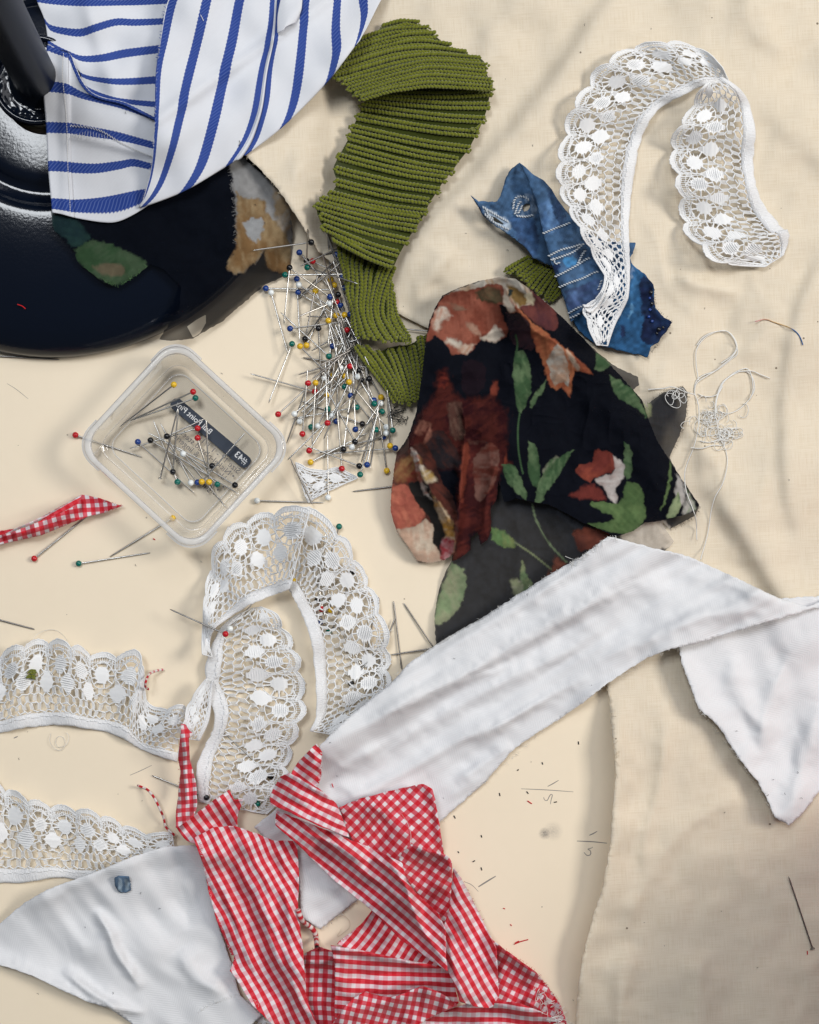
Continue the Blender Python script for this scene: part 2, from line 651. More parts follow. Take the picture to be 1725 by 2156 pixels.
def m_tape():
    k = NT('lace_header_tape'); uv = k.uv(); x = k.xyz(uv)
    n = k.noise(k.scale(uv, 2.2, .7), 1, 3)
    c = k.mix(k.math('MULTIPLY', n, .4), (.92, .93, .95), (.74, .76, .79))
    b = k.bsdf(c, .75, k.bump(n, .8, .0005), spec=.1)
    tr = k.n('BsdfTransparent')
    return k.done(k.mixsh(k.math('MULTIPLY_ADD', n, .5, .50), tr.outputs[0], b))


def m_yarn(name, c0, c1):
    k = NT(name)
    tc = k.n('TexCoord')
    n = k.noise(tc.outputs['Object'], 900, 3)
    n2 = k.noise(tc.outputs['Object'], 60, 2)
    c = k.mix(n, c0, c1)
    c = k.mix(k.math('MULTIPLY', n2, .4), c, c0)
    return k.done(k.bsdf(c, .95, k.bump(n, .5, .0003), sheen=.35, spec=.05))


def m_paint():
    k = NT('navy_enamel')
    tc = k.n('TexCoord')
    n = k.noise(tc.outputs['Object'], 700, 1)
    n2 = k.noise(tc.outputs['Object'], 25, 2)
    r = k.math('MULTIPLY_ADD', n2, .10, .09)
    return k.done(k.bsdf((.0025, .005, .012), r, k.bump(n, .07, .0005), spec=.36))


def m_card():
    k = NT('cream_card')
    tc = k.n('TexCoord'); p = tc.outputs['Object']
    n = k.noise(p, 14, 4); n2 = k.noise(p, 160, 3)
    c = k.mix(n, (.82, .71, .545), (.86, .755, .595))
    c = k.mix(k.math('MULTIPLY', n2, .10), c, (.62, .52, .38))
    sm = None
    for (px, py, rr, st) in ((1147, 1755, .0028, .9), (1165, 1750, .0045, .4), (1080, 200, .001, .1)):
        w = W(px, py, 0)
        d = k.n('VectorMath', operation='DISTANCE'); k.set(d, 0, p); k.set(d, 1, tuple(w))
        m = k.math('SUBTRACT', 1.0, k.math('DIVIDE', d.outputs['Value'], rr))
        m = k.math('MULTIPLY', k.math('MAXIMUM', m, 0.0), k.math('MULTIPLY', k.noise(p, 1500, 3), st * 1.6))
        c = k.mix(k.math('MINIMUM', m, .8), c, (.09, .09, .10))
    vo = k.n('TexVoronoi', feature='F1'); k.set(vo, 'Vector', p); k.set(vo, 'Scale', 120.0)
    rnd = k.xyz(vo.outputs['Color'])[0]
    spot = k.math('LESS_THAN', vo.outputs['Distance'], k.math('MULTIPLY', k.math('POWER', rnd, 9), .06))
    c = k.mix(k.math('MULTIPLY', spot, .7), c, (.25, .2, .15))
    return k.done(k.bsdf(c, .62, k.bump(n2, .06, .0003), spec=.25))


def m_plastic(name, f, rough=.18, col=(.90, .92, .95)):
    """thin clear plastic: mostly see-through, mirror-like at grazing angles, a trace of milkiness"""
    k = NT(name)
    tc = k.n('TexCoord')
    n = k.noise(tc.outputs['Object'], 90, 3)
    d = k.bsdf(col, .5, spec=.0)
    tr = k.n('BsdfTransparent'); k.set(tr, 0, (.975, .98, .985))
    g = k.n('BsdfGlossy'); k.set(g, 'Roughness', rough); k.set(g, 0, (1, 1, 1))
    tl = k.n('BsdfTranslucent'); k.set(tl, 0, col)
    milk = k.mixsh(.4, d, tl.outputs[0])
    body = k.mixsh(k.math('MULTIPLY_ADD', n, f * .6, f * .7), tr.outputs[0], milk)
    fr_ = k.n('Fresnel'); k.set(fr_, 0, 1.45)
    return k.done(k.mixsh(k.math('MINIMUM', k.math('MULTIPLY', fr_.outputs[0], .45), .6), body, g.outputs[0]))


M = {}
M['muslin'] = m_muslin()
M['herring'] = m_herring()
M['ging'] = m_gingham('red_striped_gingham')
M['gingc'] = m_gingham('red_checked_gingham', hard=True)
M['stripe'] = m_stripe()
M['lace'] = m_lace()
M['tape'] = m_tape()
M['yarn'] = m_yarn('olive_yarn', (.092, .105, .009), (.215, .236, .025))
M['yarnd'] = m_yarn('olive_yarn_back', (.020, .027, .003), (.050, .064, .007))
M['enamel'] = m_paint()
M['card'] = m_card()
M['post'] = m_plain('dark_post_enamel', (.003, .006, .012), .42, spec=.35)
M['wall'] = m_plastic('clear_plastic', .07, .06)
M['floor_pl'] = m_plastic('clear_plastic_floor', .03, .1)
M['rim'] = m_plastic('milky_plastic_rim', .5, .10)
M['steel'] = m_plain('nickel_steel', (.50, .49, .47), .30, Metallic=1.0)
M['dsteel'] = m_plain('dull_steel', (.30, .285, .27), .38, Metallic=1.0)
M['thread'] = m_plain('white_thread', (.78, .78, .76), .9)
M['lthread'] = m_plain('muslin_thread', (.72, .63, .47), .9)
M['bthread'] = m_plain('black_thread', (.015, .016, .02), .9)
M['rthread'] = m_plain('red_thread', (.55, .02, .025), .9)
M['blthread'] = m_plain('blue_thread', (.05, .10, .38), .9)
M['graphite'] = m_plain('graphite', (.25, .235, .215), .6)
M['ink'] = m_plain('dark_label_ink', (.035, .045, .065), .5)
M['inktext'] = m_plain('label_text_ink', (.16, .15, .15), .5)
M['white_ink'] = m_plain('white_label_ink', (.75, .76, .77), .5)
M['denim'] = m_print('denim_print', weave=.9, bs=.35)
M['chiffon'] = m_print('printed_chiffon', rough=.8, spec=.05, sheen=0, alpha=True, weave=.7, bs=.15, grain=.3)
M['colthread'] = m_print('coloured_thread')
HEADS = {'red': (.50, .010, .018), 'blue': (.010, .045, .22), 'yellow': (.74, .46, .022), 'white': (.80, .84, .84),
         'black': (.006, .007, .010), 'green': (.0, .135, .105)}
for c_, v_ in HEADS.items():
    M['head_' + c_] = m_plain(c_ + '_pin_head', v_, .22, spec=.5)

# ================================================================ THE TABLE
mb = MB()
tx0, tx1, ty0, ty1 = -1400, 3100, -1400, 3500
w = W([tx0, tx1, tx1, tx0], [ty1, ty1, ty0, ty0], 0)
V = np.concatenate([w, w - [0, 0, .018]])
mb.add(V, [(0, 1, 2, 3), (7, 6, 5, 4), (0, 4, 5, 1), (1, 5, 6, 2), (2, 6, 7, 3), (3, 7, 4, 0)])
table = mb.build('table_top', M['card'], smooth=False)
tag(table, kind='structure')


def flat_mark(pts, wd, z=.03, mat='graphite', name='pencil_mark', sm=True, parent=table):
    q = resample(pts, 4, smooth=sm)
    t = np.gradient(q, axis=0); t /= np.hypot(t[:, 0], t[:, 1])[:, None] + 1e-9
    k = np.linspace(0, 1, len(q))
    ww = wd * (.55 + .45 * np.sin(math.pi * np.clip(k * .9 + .08, 0, 1)))[:, None]
    nrm = np.stack([-t[:, 1], t[:, 0]], 1)
    a = q + nrm * ww / 2; b = q - nrm * ww / 2
    V = np.concatenate([W(a[:, 0], a[:, 1], z), W(b[:, 0], b[:, 1], z)])
    n = len(q); i = np.arange(n - 1)
    F = np.stack([i, i + 1, n + i + 1, n + i], 1)
    m_ = MB(); m_.add(V, F)
    return m_.build(name, M[mat], parent)


for pts, wd in ((R6([(470, 527), (580, 532), (690, 540)]), 1.6), (R6([(582, 517), (605, 505), (628, 491)]), 2.0),
                (ZG([(1517, 315), (1522, 330), (1536, 332), (1546, 312), (1556, 299), (1563, 304), (1556, 330), (1553, 352)]), 1.8),
                (R6([(705, 747), (770, 750), (832, 756)]), 2.2), (R6([(757, 723), (775, 715), (790, 706)]), 2.4),
                (R6([(735, 795), (748, 808), (763, 803), (760, 786), (748, 782), (768, 776), (772, 772)]), 2.0),
                (R6([(290, 940), (325, 918), (363, 895)]), 3.2), (R6([(230, 918), (262, 932), (290, 960)]), 1.2),
                (R3([(30, 235), (70, 260), (120, 300)]), 1.0), (R5([(548, 470), (590, 452), (640, 428)]), 1.3),
                (ZLL([(105, 992), (135, 978)]), 2.6)):
    flat_mark(pts, wd)

# ================================================================ ENAMELLED LAMP BASE
BX, BY = 115.0, 228.0
lamp = empty('lamp_base', BX, BY, 'glossy dark navy enamelled round lamp base with upright post, top left corner', 'lamp base')


def lathe(name, prof, mat, parent, seg=128, cx=BX, cy=BY):
    c = W(cx, cy, 0)
    prof = np.array(prof, float) * 1e-3
    a = np.linspace(0, 2 * math.pi, seg, endpoint=False)
    V = np.stack([c[0] + prof[:, 0][:, None] * np.cos(a), c[1] + prof[:, 0][:, None] * np.sin(a), prof[:, 1][:, None] + 0 * a], -1)
    n = len(prof)
    i = np.arange(n - 1)[:, None] * seg; j = np.arange(seg)[None]; k = (j + 1) % seg
    F = np.stack([i + j, i + k, i + seg + k, i + seg + j], -1).reshape(-1, 4)
    m_ = MB(); m_.add(V.reshape(-1, 3), F)
    return m_.build(name, mat, parent)


prof = resample([(105, 0), (105.3, 3), (104.5, 7), (101, 11), (96, 14)], 1.2)
prof2 = resample([(96, 14), (90, 16), (78, 18.4), (62, 20.6), (50, 21.6), (46.5, 21.2), (44, 19.3), (40, 18.3), (37.5, 19.3), (35.5, 21.4), (33, 22.3), (24, 23.0), (17.5, 23.3)], 1.2)
lathe('foot', list(prof) + list(prof2[1:]), M['enamel'], lamp)
EX, EY = 97.0, 207.0
lathe('collar_ring', resample([(18.2, 22.5), (18.2, 25.0), (17.4, 26.2), (16.3, 26.0), (15.6, 24.6), (15.2, 22.5)], .5), M['enamel'], lamp, 96, EX, EY)
# hammered disc inside the collar
n_, s_ = 14, 64
rr = np.linspace(7, 15.6, n_); aa = np.linspace(0, 2 * math.pi, s_, endpoint=False)
rg = np.random.default_rng(4)
X = np.cos(aa)[None] * rr[:, None]; Y = np.sin(aa)[None] * rr[:, None]
Zh = 24.4 + .55 * vnoise(X, Y, 1.7, 5) + .35 * vnoise(X, Y, .8, 6)
c0 = W(EX, EY, 0)
Vh = np.stack([c0[0] + X * 1e-3, c0[1] + Y * 1e-3, Zh * 1e-3], -1).reshape(-1, 3)
i = np.arange(n_ - 1)[:, None] * s_; j = np.arange(s_)[None]; k = (j + 1) % s_
mb = MB(); mb.add(Vh, np.stack([i + j, i + s_ + j, i + s_ + k, i + k], -1).reshape(-1, 4))
mb.build('hammered_disc', M['enamel'], lamp)
lathe('post', resample([(11.5, 24.0), (9.6, 25.5), (8.8, 29), (8.6, 60), (8.6, 150), (8.6, 210), (0.1, 212)], 4, smooth=False), M['post'], lamp, 48, EX, EY)
# note the height of the base for things lying on it
gx, gy = np.meshgrid(np.arange(-200, 700, 4.0), np.arange(-200, 800, 4.0))
rad = np.hypot(gx - BX, gy - BY) * .2
pz = np.interp(rad, [0, 17.5, 33, 50, 62, 78, 90, 96, 101, 104.5, 105.4], [25, 24.5, 22.8, 22.3, 21.0, 18.8, 16.4, 14.4, 11.4, 7, 0], right=0)
ok = rad < 105
hput(gx[ok], gy[ok], pz[ok])


# ================================================================ PRINT PAINTING
def painter(base, alpha, items, edge=3.0, seed=1, mott=.12, soft=2.0):
    """items: (polygon, colour, alpha or None[, second colour])"""
    def f(x, y):
        jx = x + edge * vnoise(x, y, 9, seed) + edge * .5 * vnoise(x, y, 4, seed + 1)
        jy = y + edge * vnoise(x, y, 9, seed + 2) + edge * .5 * vnoise(x, y, 4, seed + 3)
        K = np.ones((len(x), 4))
        K[:, :3] = base; K[:, 3] = alpha
        for n_it, it in enumerate(items):
            poly, c, a = it[:3]
            pa = np.asarray(poly)[:, :2]
            line = len(it) > 4 and it[4] == 'line'
            bb = (x > pa[:, 0].min() - 12) & (x < pa[:, 0].max() + 12) & (y > pa[:, 1].min() - 12) & (y < pa[:, 1].max() + 12)
            if not bb.any(): continue
            X, Y = x[bb], y[bb]
            if line:
                d, _, _ = polydist(X, Y, resample(poly, 6))
                m = np.clip((it[3] - d) / 1.2 + .5, 0, 1)
                cc = np.tile(c, (len(X), 1)).astype(float)
            else:
                rp = resample(list(poly) + [poly[0]], 14, smooth=True)
                d, _, _ = polydist(jx[bb], jy[bb], rp)
                ins = inpoly(jx[bb], jy[bb], rp)
                sd = np.where(ins, d, -d)
                area_ = .5 * abs(np.sum(pa[:, 0] * np.roll(pa[:, 1], -1) - pa[:, 1] * np.roll(pa[:, 0], -1)))
                sf = soft if c[1] > c[0] else (5.5 if area_ < 2600 else 2.6)
                if c[1] < c[0] * .35 and c[0] < .12: sf = 12.0
                m = np.clip((sd + sf * .35 * vnoise(X, Y * .6, 5, seed + 13)) / sf + .5, 0, 1)
                cc = np.tile(c, (len(X), 1)).astype(float)
                if len(it) > 3 and it[3] is not None:
                    ang = 1.1 + .37 * n_it
                    p1 = X * math.cos(ang) + Y * math.sin(ang); p2 = -X * math.sin(ang) + Y * math.cos(ang)
                    t = np.clip(.5 + .75 * vnoise(p1, p2, 26, seed + 7) + .5 * vnoise(p1 * .22, p2, 5, seed + 8) + .25 * vnoise(p1, p2, 5, seed + 9), 0, 1)[:, None]
                    cc = cc * (1 - t) + np.array(it[3]) * t
                    cc = cc * (1 - .28 * np.exp(-np.maximum(sd, 0) / 5.0))[:, None]
            m = m[:, None]
            K[bb, :3] = K[bb, :3] * (1 - m) + cc * m
            if a is not None:
                K[bb, 3] = K[bb, 3] * (1 - m[:, 0]) + a * m[:, 0]
        K[:, :3] *= (1 + mott * (vnoise(x, y, 7, seed + 11) + .5 * vnoise(x, y, 30, seed + 12)))[:, None]
        return np.clip(K, 0, 1)
    return f


GREEN = (.045, .092, .042); GREEN2 = (.115, .178, .090); PALEG = (.30, .36, .20)
# ---- sheer scrap lying over the lamp base
leaf = ZQ([(430, 1470), (520, 1410), (640, 1425), (740, 1475), (870, 1545), (820, 1600), (690, 1670), (600, 1640), (510, 1590), (460, 1530)])
leaf2 = ZQ([(300, 1240), (420, 1250), (490, 1330), (530, 1390), (440, 1450), (370, 1390), (310, 1330)])
beige = ZQ([(1345, 940), (1400, 900), (1490, 980), (1600, 1070), (1690, 1190), (1715, 1350), (1705, 1500), (1690, 1600), (1600, 1570), (1560, 1520), (1570, 1440), (1530, 1480), (1490, 1540), (1400, 1600), (1320, 1560), (1380, 1450), (1370, 1180)])
scrap_items = [
    (beige, (.30, .30, .30), .93, (.25, .25, .25)),
    (ZQ([(1380, 1110), (1420, 1160), (1540, 1160), (1560, 1250), (1650, 1330), (1700, 1450), (1690, 1600), (1560, 1560), (1550, 1450), (1490, 1540), (1400, 1600), (1320, 1560), (1380, 1430)]), (.33, .24, .135), .93, (.20, .115, .05)),
    (ZQ([(1420, 1300), (1520, 1270), (1540, 1340), (1480, 1420)]), (.33, .34, .35), .93),
    (ZQ([(1590, 1070), (1690, 1190), (1700, 1300), (1680, 1370), (1620, 1290)]), (.46, .42, .37), .93, (.38, .28, .17)),
    (leaf, (.035, .075, .035), .92, (.06, .10, .055)), (ZQ([(540, 1560), (660, 1540), (740, 1570), (690, 1620), (600, 1600)]), (.13, .11, .07), .92),
    (leaf2, (.018, .045, .042), .9, (.012, .03, .035))]
sc_out = ZQ([(300, 1235), (310, 1340), (430, 1470), (460, 1540), (600, 1650), (690, 1680), (800, 1610), (880, 1545), (960, 1575), (1060, 1680), (1050, 1820), (985, 1900), (930, 1985), (1000, 1995), (1130, 1980), (1300, 1880), (1450, 1750), (1560, 1660), (1700, 1600), (1715, 1350), (1690, 1190), (1600, 1070), (1490, 980), (1400, 900), (1345, 930), (1300, 900), (1100, 950), (820, 1150), (600, 1200)])
sc_hole = [ZQ([(1095, 1910), (1150, 1870), (1205, 1840), (1205, 1890), (1170, 1950), (1130, 1975)])]
scrap = empty('chiffon_scrap', 400, 500, 'sheer black chiffon scrap with green leaf and tan flower, draped over the lamp base', 'fabric')
o, b = cloth('cloth_sheet', sc_out, M['chiffon'], scrap, step=4, lift=.5, noise=((50, .9), (20, .3)), dr=3, holes=sc_hole,
             paint=painter((.003, .0045, .009), .80, scrap_items, seed=21), thick=0, jag=.6)
fray(ZQ([(1320, 920), (1350, 1010), (1370, 1180), (1380, 1430)]), scrap, m_plain('grey_thread', (.3, .3, .3), .9), 34, (3, 8), .05, seed=5)
fray(ZQ([(870, 1545), (800, 1610), (690, 1680), (600, 1640)]), scrap, m_plain('green_thread', (.10, .2, .08), .9), 34, (3, 8), .06, seed=6)

# ================================================================ MUSLIN SHEET
mus = [(815, -60), (640, 120), (500, 315), (515, 325), (545, 353), (575, 385), (615, 440), (650, 495), (672, 530), (720, 570), (790, 630), (832, 657), (900, 691),
       (1050, 800), (1180, 1000), (1250, 1250), (1280, 1445), (1284, 1480), (1287, 1522), (1293, 1570), (1297, 1617), (1295, 1660), (1290, 1707), (1286, 1777), (1276, 1830), (1267, 1872), (1254, 1915), (1242, 1957), (1225, 2032), (1216, 2090),
       (1212, 2156), (1205, 2230), (1900, 2230), (1900, -60)]


def step_fold(line, h, w, side=1):
    """a fold that keeps its height on one side of the line"""
    def f(x, y):
        d, t, s = polydist(x, y, resample(line, 14))
        sd = d * s * side
        e = np.clip(np.minimum(t, 1 - t) * 6, 0, 1)
        return h * e / (1 + np.exp(-sd / w)) * np.exp(-np.maximum(sd, 0) / (w * 9))
    return f


mus_f = [step_fold([(1330, -60), (1257, 27), (1180, 140), (1090, 255), (1000, 365), (900, 470), (850, 560), (835, 640)], 8, 10, -1),
         step_fold([(1440, -60), (1432, 30), (1460, 110), (1560, 190), (1700, 330), (1760, 420)], 2.5, 18, -1),
         step_fold([(1760, 480), (1690, 620), (1655, 760), (1645, 900), (1655, 1050), (1690, 1180)], 4.5, 8, -1),
         step_fold([(1480, 1020), (1530, 1090), (1600, 1200), (1660, 1300), (1720, 1380)], 10, 12, -1),
         step_fold([(1560, 590), (1540, 700), (1500, 820), (1470, 950), (1485, 1060)], 2.6, 8, -1)]
mus_r = [([(1280, 1430), (1287, 1522), (1297, 1617), (1290, 1707), (1286, 1777), (1267, 1872), (1242, 1957), (1225, 2032), (1212, 2160)], 42, 9.0),
         ([(1400, 1510), (1390, 1640), (1360, 1760), (1350, 1880)], 14, 2.2), ([(1580, 1665), (1450, 1740), (1370, 1840), (1300, 2000)], 16, 2.0),
         ([(1330, 1990), (1310, 2080), (1300, 2190)], 22, 4.5), ([(1480, 2000), (1470, 2100), (1480, 2200)], 30, 3.0),
         ([(1680, 130), (1600, 60), (1560, -60)], 40, 3.5), ([(1090, 60), (1000, 160), (930, 300)], 34, 3.0),
         ([(1380, 560), (1460, 640), (1400, 760), (1440, 880)], 30, 2.0), ([(960, 520), (900, 600), (880, 660)], 22, 3.0),
         ([(1560, 620), (1480, 600), (1420, 580)], 16, 3.0), ([(1300, 620), (1340, 760), (1480, 940), (1560, 1050)], 24, 2.4),
         ([(600, 330), (680, 380), (760, 480)], 26, 3.0), ([(1180, 330), (1120, 420), (1060, 560)], 26, 2.4), ([(1650, 640), (1560, 760)], 18, 1.5)]
muslin = empty('muslin_cloth', 1500, 800, 'large unbleached cream muslin sheet with dark flecks covering the right side', 'cloth')
vsm = lambda x, y: sum(f(x, y) for f in mus_f) + 2.2 * (vnoise(x, y, 140, 3) + 1) + .55 * vnoise(x + y * .3, y, 34, 5)
o, b = cloth('cloth_sheet', mus, M['muslin'], muslin, step=8, rs=mus_r, lift=.4, noise=((70, .8),), ang=-3, dr=6, zf=vsm, thick=.4, jag=.7, crump=((110, 1.0),))
fray([(1280, 1445), (1287, 1522), (1297, 1617), (1290, 1707), (1286, 1777), (1267, 1872), (1242, 1957), (1225, 2032), (1212, 2156)][::-1], muslin, M['lthread'], 90, (3, 14), .06, spread=1.0, seed=8)
fray([(515, 325), (575, 385), (615, 440), (650, 495), (672, 530)][::1], muslin, M['lthread'], 20, (2, 6), .06, seed=9)

# ================================================================ PINS
pin_head_me = {}
for c_ in HEADS:
    V, T, Q = ball((0, 0, 0), 1.32e-3, 16, 10)
    m_ = MB(); m_.add(V, T); m_.Q.append(Q)
    tmp = m_.build('head', M['head_' + c_]); pin_head_me[c_] = tmp.data
    bpy.data.objects.remove(tmp)
ORD = ['first', 'second', 'third', 'fourth', 'fifth', 'sixth', 'seventh', 'eighth', 'ninth', 'tenth', 'eleventh', 'twelfth', 'thirteenth', 'fourteenth', 'fifteenth', 'sixteenth', 'seventeenth', 'eighteenth', 'nineteenth', 'twentieth']
shaft_cache = {}


def shaft_mesh(mat):
    """a pin shaft 1 m long along +x, radius in metres; scaled per pin"""
    if mat in shaft_cache: return shaft_cache[mat]
    P = np.array([(0, 0, 0), (.5, 0, 0), (.93, 0, 0), (.98, 0, 0), (1, 0, 0)], float)
    V, F = tube(P, np.array([.34, .34, .33, .20, .03]) * 1e-3, 7)
    m_ = MB(); m_.add(V, F)
    tmp = m_.build('shaft', M[mat]); shaft_cache[mat] = tmp.data
    bpy.data.objects.remove(tmp)
    return shaft_cache[mat]


def pin(hx, hy, tx, ty, color, label, group, zh=1.35, zt=.5, mat='steel', flat=False):
    a = W(hx, hy, zh); b_ = W(tx, ty, zt)
    e = empty('straight_pin', hx, hy, label, 'pin', group)
    e.location = a
    d = Vector(b_) - Vector(a)
    s = bpy.data.objects.new('shaft', shaft_mesh(mat)); link(s, e)
    s.rotation_mode = 'QUATERNION'; s.rotation_quaternion = d.to_track_quat('X', 'Z')
    s.scale = (d.length, 1, 1)
    if color:
        h = bpy.data.objects.new('head', pin_head_me[color]); link(h, e)
        h.rotation_euler = (rng.uniform(0, 3), rng.uniform(0, 3), 0)
    elif flat:
        V, T, Q = ball((0, 0, 0), 1.0e-3, 12, 6)
        V[:, 0] *= .35
        m_ = MB(); m_.add(V, T); m_.Q.append(Q)
        h = m_.build('head', M[mat], e)
        h.rotation_mode = 'QUATERNION'; h.rotation_quaternion = d.to_track_quat('X', 'Z')
    return e


def pins(lst, conv, group, where, over=0.0, spread=2.5, seed=1, hidden_word='bare', mat='steel'):
    """lst: (hx, hy, tx, ty, colour); ordered labels per colour from the top of the picture"""
    pts = [tuple(conv([(p[0], p[1])])[0]) + tuple(conv([(p[2], p[3])])[0]) + (p[4],) for p in lst]
    pts.sort(key=lambda p: p[1] if p[4] else p[3])
    rg = np.random.default_rng(seed)
    cnt = {}
    tot = {}
    for p in pts: tot[p[4]] = tot.get(p[4], 0) + 1
    for p in pts:
        hx, hy, tx, ty, c = p
        k = cnt.get(c, 0); cnt[c] = k + 1
        L = math.hypot(tx - hx, ty - hy)
        rest = 0
        if L < 118:
            rest = math.sqrt(142 ** 2 - L ** 2) * .2 * .30
        if L > 150:
            tx = hx + (tx - hx) * 148 / L; ty = hy + (ty - hy) * 148 / L
        zh = 1.35 + float(hsamp(HF, hx, hy)) + over + rg.uniform(0, spread)
        zt = .5 + float(hsamp(HF, tx, ty)) + over + rg.uniform(0, spread * 1.2) + rest
        zt = max(zt, .5)
        nm = (c + '-headed pin') if c else 'pin with hidden head'
        lab = ('%s %s from the top %s' % (ORD[k], nm, where)) if tot[c] > 1 else ('the one %s %s' % (nm, where))
        pin(hx, hy, tx, ty, c, lab, group, zh, zt, mat if c else 'dsteel')


heap = [(565, 313, 1010, 830, 'blue'), (690, 205, 80, 290, 'black'), (640, 400, 655, 60, 'black'), (705, 405, 1350, 700, 'red'), (648, 470, 1180, 640, 'green'),
        (415, 548, 1130, 540, 'green'), (538, 590, 570, 1240, 'blue'), (560, 652, 1120, 1052, 'white'), (552, 733, 1100, 1060, 'blue'), (885, 780, 480, 490, 'blue'),
        (212, 690, 910, 705, 'blue'), (268, 735, 445, 1380, 'white'), (735, 718, 1000, 1300, 'yellow'), (897, 597, 850, -60, 'yellow'), (932, 658, 866, 1310, 'yellow'),
        (972, 755, 1200, 1400, 'black'), (1032, 690, 850, 110, 'blue'), (1022, 570, 800, -50, 'blue'), (955, 335, 1200, 1000, 'blue'), (885, 850, 560, 985, 'white'),
        (960, 835, 800, 300, 'red'), (998, 868, 1180, 1500, 'blue'), (1042, 970, 1300, 1500, 'yellow'), (950, 975, 1150, 1560, 'yellow'), (1100, 962, 920, 400, 'blue'),
        (1065, 1130, 840, 585, 'red'), (870, 1030, 1010, 1600, 'yellow'), (765, 1110, 800, 1760, 'black'), (467, 1113, 1125, 1030, 'blue'), (625, 1222, 850, 900, 'black'),
        (488, 1275, 240, 1900, 'green'), (572, 1300, 1010, 1740, 'yellow'), (640, 1290, 900, 740, 'yellow'), (915, 1298, 1500, 1150, 'blue'), (875, 1405, 365, 940, 'green'),
        (1160, 1195, 880, 1700, 'blue'), (462, 472, 402, 1072, 'black'), (1060, 270, 512, 838, None), (1070, 360, 540, 812, None), (1050, 230, 575, 455, None),
        (760, 540, 636, 1185, None), (1250, 1000, 640, 985, None), (1180, 1150, 1010, 1770, None), (1230, 1190, 830, 1560, None), (1200, 1220, 1130, 1800, None), (1210, 1050, 690, 1350, None),
        (1160, 1420, 930, 900, None), (1130, 1330, 700, 1640, None), (1090, 1500, 1000, 1010, None), (1190, 1300, 780, 1500, None)]
h2 = [(1000, 148, 560, 760, 'white'), (1097, 130, 930, -480, 'red'), (1190, 175, 950, -420, 'black'), (1215, 275, 1000, -300, 'black'), (1298, 262, 1140, -380, 'black'),
      (1175, 242, 930, -330, 'white'), (828, 255, 1150, -300, 'white'), (915, 232, 1010, -440, 'yellow'), (1040, 235, 580, 620, 'yellow'), (1087, 297, 820, 900, 'yellow'),
      (735, 305, 700, 960, 'yellow'), (655, 308, 430, 945, 'red'), (727, 397, 45, 207, 'red'), (342, 635, 850, 170, 'red'), (860, 430, 900, -220, 'yellow'), (1042, 345, 1450, 860, 'green'),
      (1105, 440, 1010, -230, 'blue'), (1350, 487, 1080, -150, 'blue'), (1352, 525, 1000, -60, 'green'), (1425, 455, 1080, -160, 'yellow'), (1420, 520, 1215, 1145, 'white'), (1435, 607, 1180, 830, 'green'),
      (1168, 563, 490, 682, 'green'), (1155, 795, 1128, 115, 'blue'), (865, 580, 960, -80, 'green'), (513, 632, 1010, 180, 'white'), (567, 710, 1060, 250, 'white'), (597, 843, 652, 160, 'red'),
      (688, 770, 850, 130, 'green'), (760, 760, 1060, 120, 'white'), (860, 727, 840, 60, 'red'), (910, 652, 440, 1118, 'white'), (953, 710, 980, 40, 'blue'), (1228, 737, 580, 490, 'black'),
      (1150, 925, 830, 330, 'black'), (1118, 982, 1440, 480, 'white'), (1030, 1005, 1117, 330, 'black'), (668, 1018, 1055, 400, 'red'), (683, 1140, 1285, 830, 'yellow'), (1012, 1208, 960, 560, 'red'),
      (1195, 1180, 620, 960, 'black'), (1278, 1167, 1400, 540, 'blue'), (1205, 1270, 1392, 620, 'green'), (1485, 1230, 1390, 600, 'yellow'), (1520, 968, 1490, 380, 'yellow'), (1575, 992, 900, 1050, 'blue'),
      (1450, 875, 735, 1050, 'blue'), (1370, 800, 1310, 1205, 'green'), (1480, 770, 1150, 370, 'white'), (1480, 835, 1170, 1010, 'white'), (1548, 805, 1470, 200, 'green'), (867, 1511, 862, 840, 'white'),
      (1330, 150, 440, 12, None), (1260, 0, 485, 240, None), (700, 1580, 470, 1100, None), (1080, 640, 1240, 180, None), (1260, 130, 1350, 800, None), (1290, 300, 1000, 560, None)]
pins(heap + [(a, b_ + 1380, c, d + 1380, e) for (a, b_, c, d, e) in h2], ZH1, 'pins in the loose heap', 'of the heap left of the green knit', spread=4.5, seed=3)
# pins under the lace in the middle
ul = [(1088, 932, 1040, 420, 'red'), (1155, 940, 1100, 470, 'yellow'), (1058, 865, 1120, 350, 'black'), (1322, 652, 1160, 1120, 'black'), (1220, 312, 1080, 760, 'green'), (890, 720, 1180, 1130, 'yellow'),
      (1077, 1030, 1150, 560, 'blue'), (1140, 1105, 1030, 640, 'green'), (1460, 1480, 1200, 1040, 'green'), (1310, 1490, 1620, 1080, 'black'), (1500, 860, 1420, 1330, 'blue')]
pins(ul, ZL, 'pins under the middle lace', 'of those under the middle lace', spread=1.5, seed=4)
ul2 = [(870, 563, 640, 470, 'black'), (1085, 590, 1310, 470, 'green'), (1140, 475, 900, 250, 'black')]
pins(ul2, R5, 'pins under the lower lace', 'of those under the lower lace strip', spread=1, seed=5)
G = 'loose pins on the cream table'
f3 = lambda *a: sum([R3([p])[0] for p in a], ())
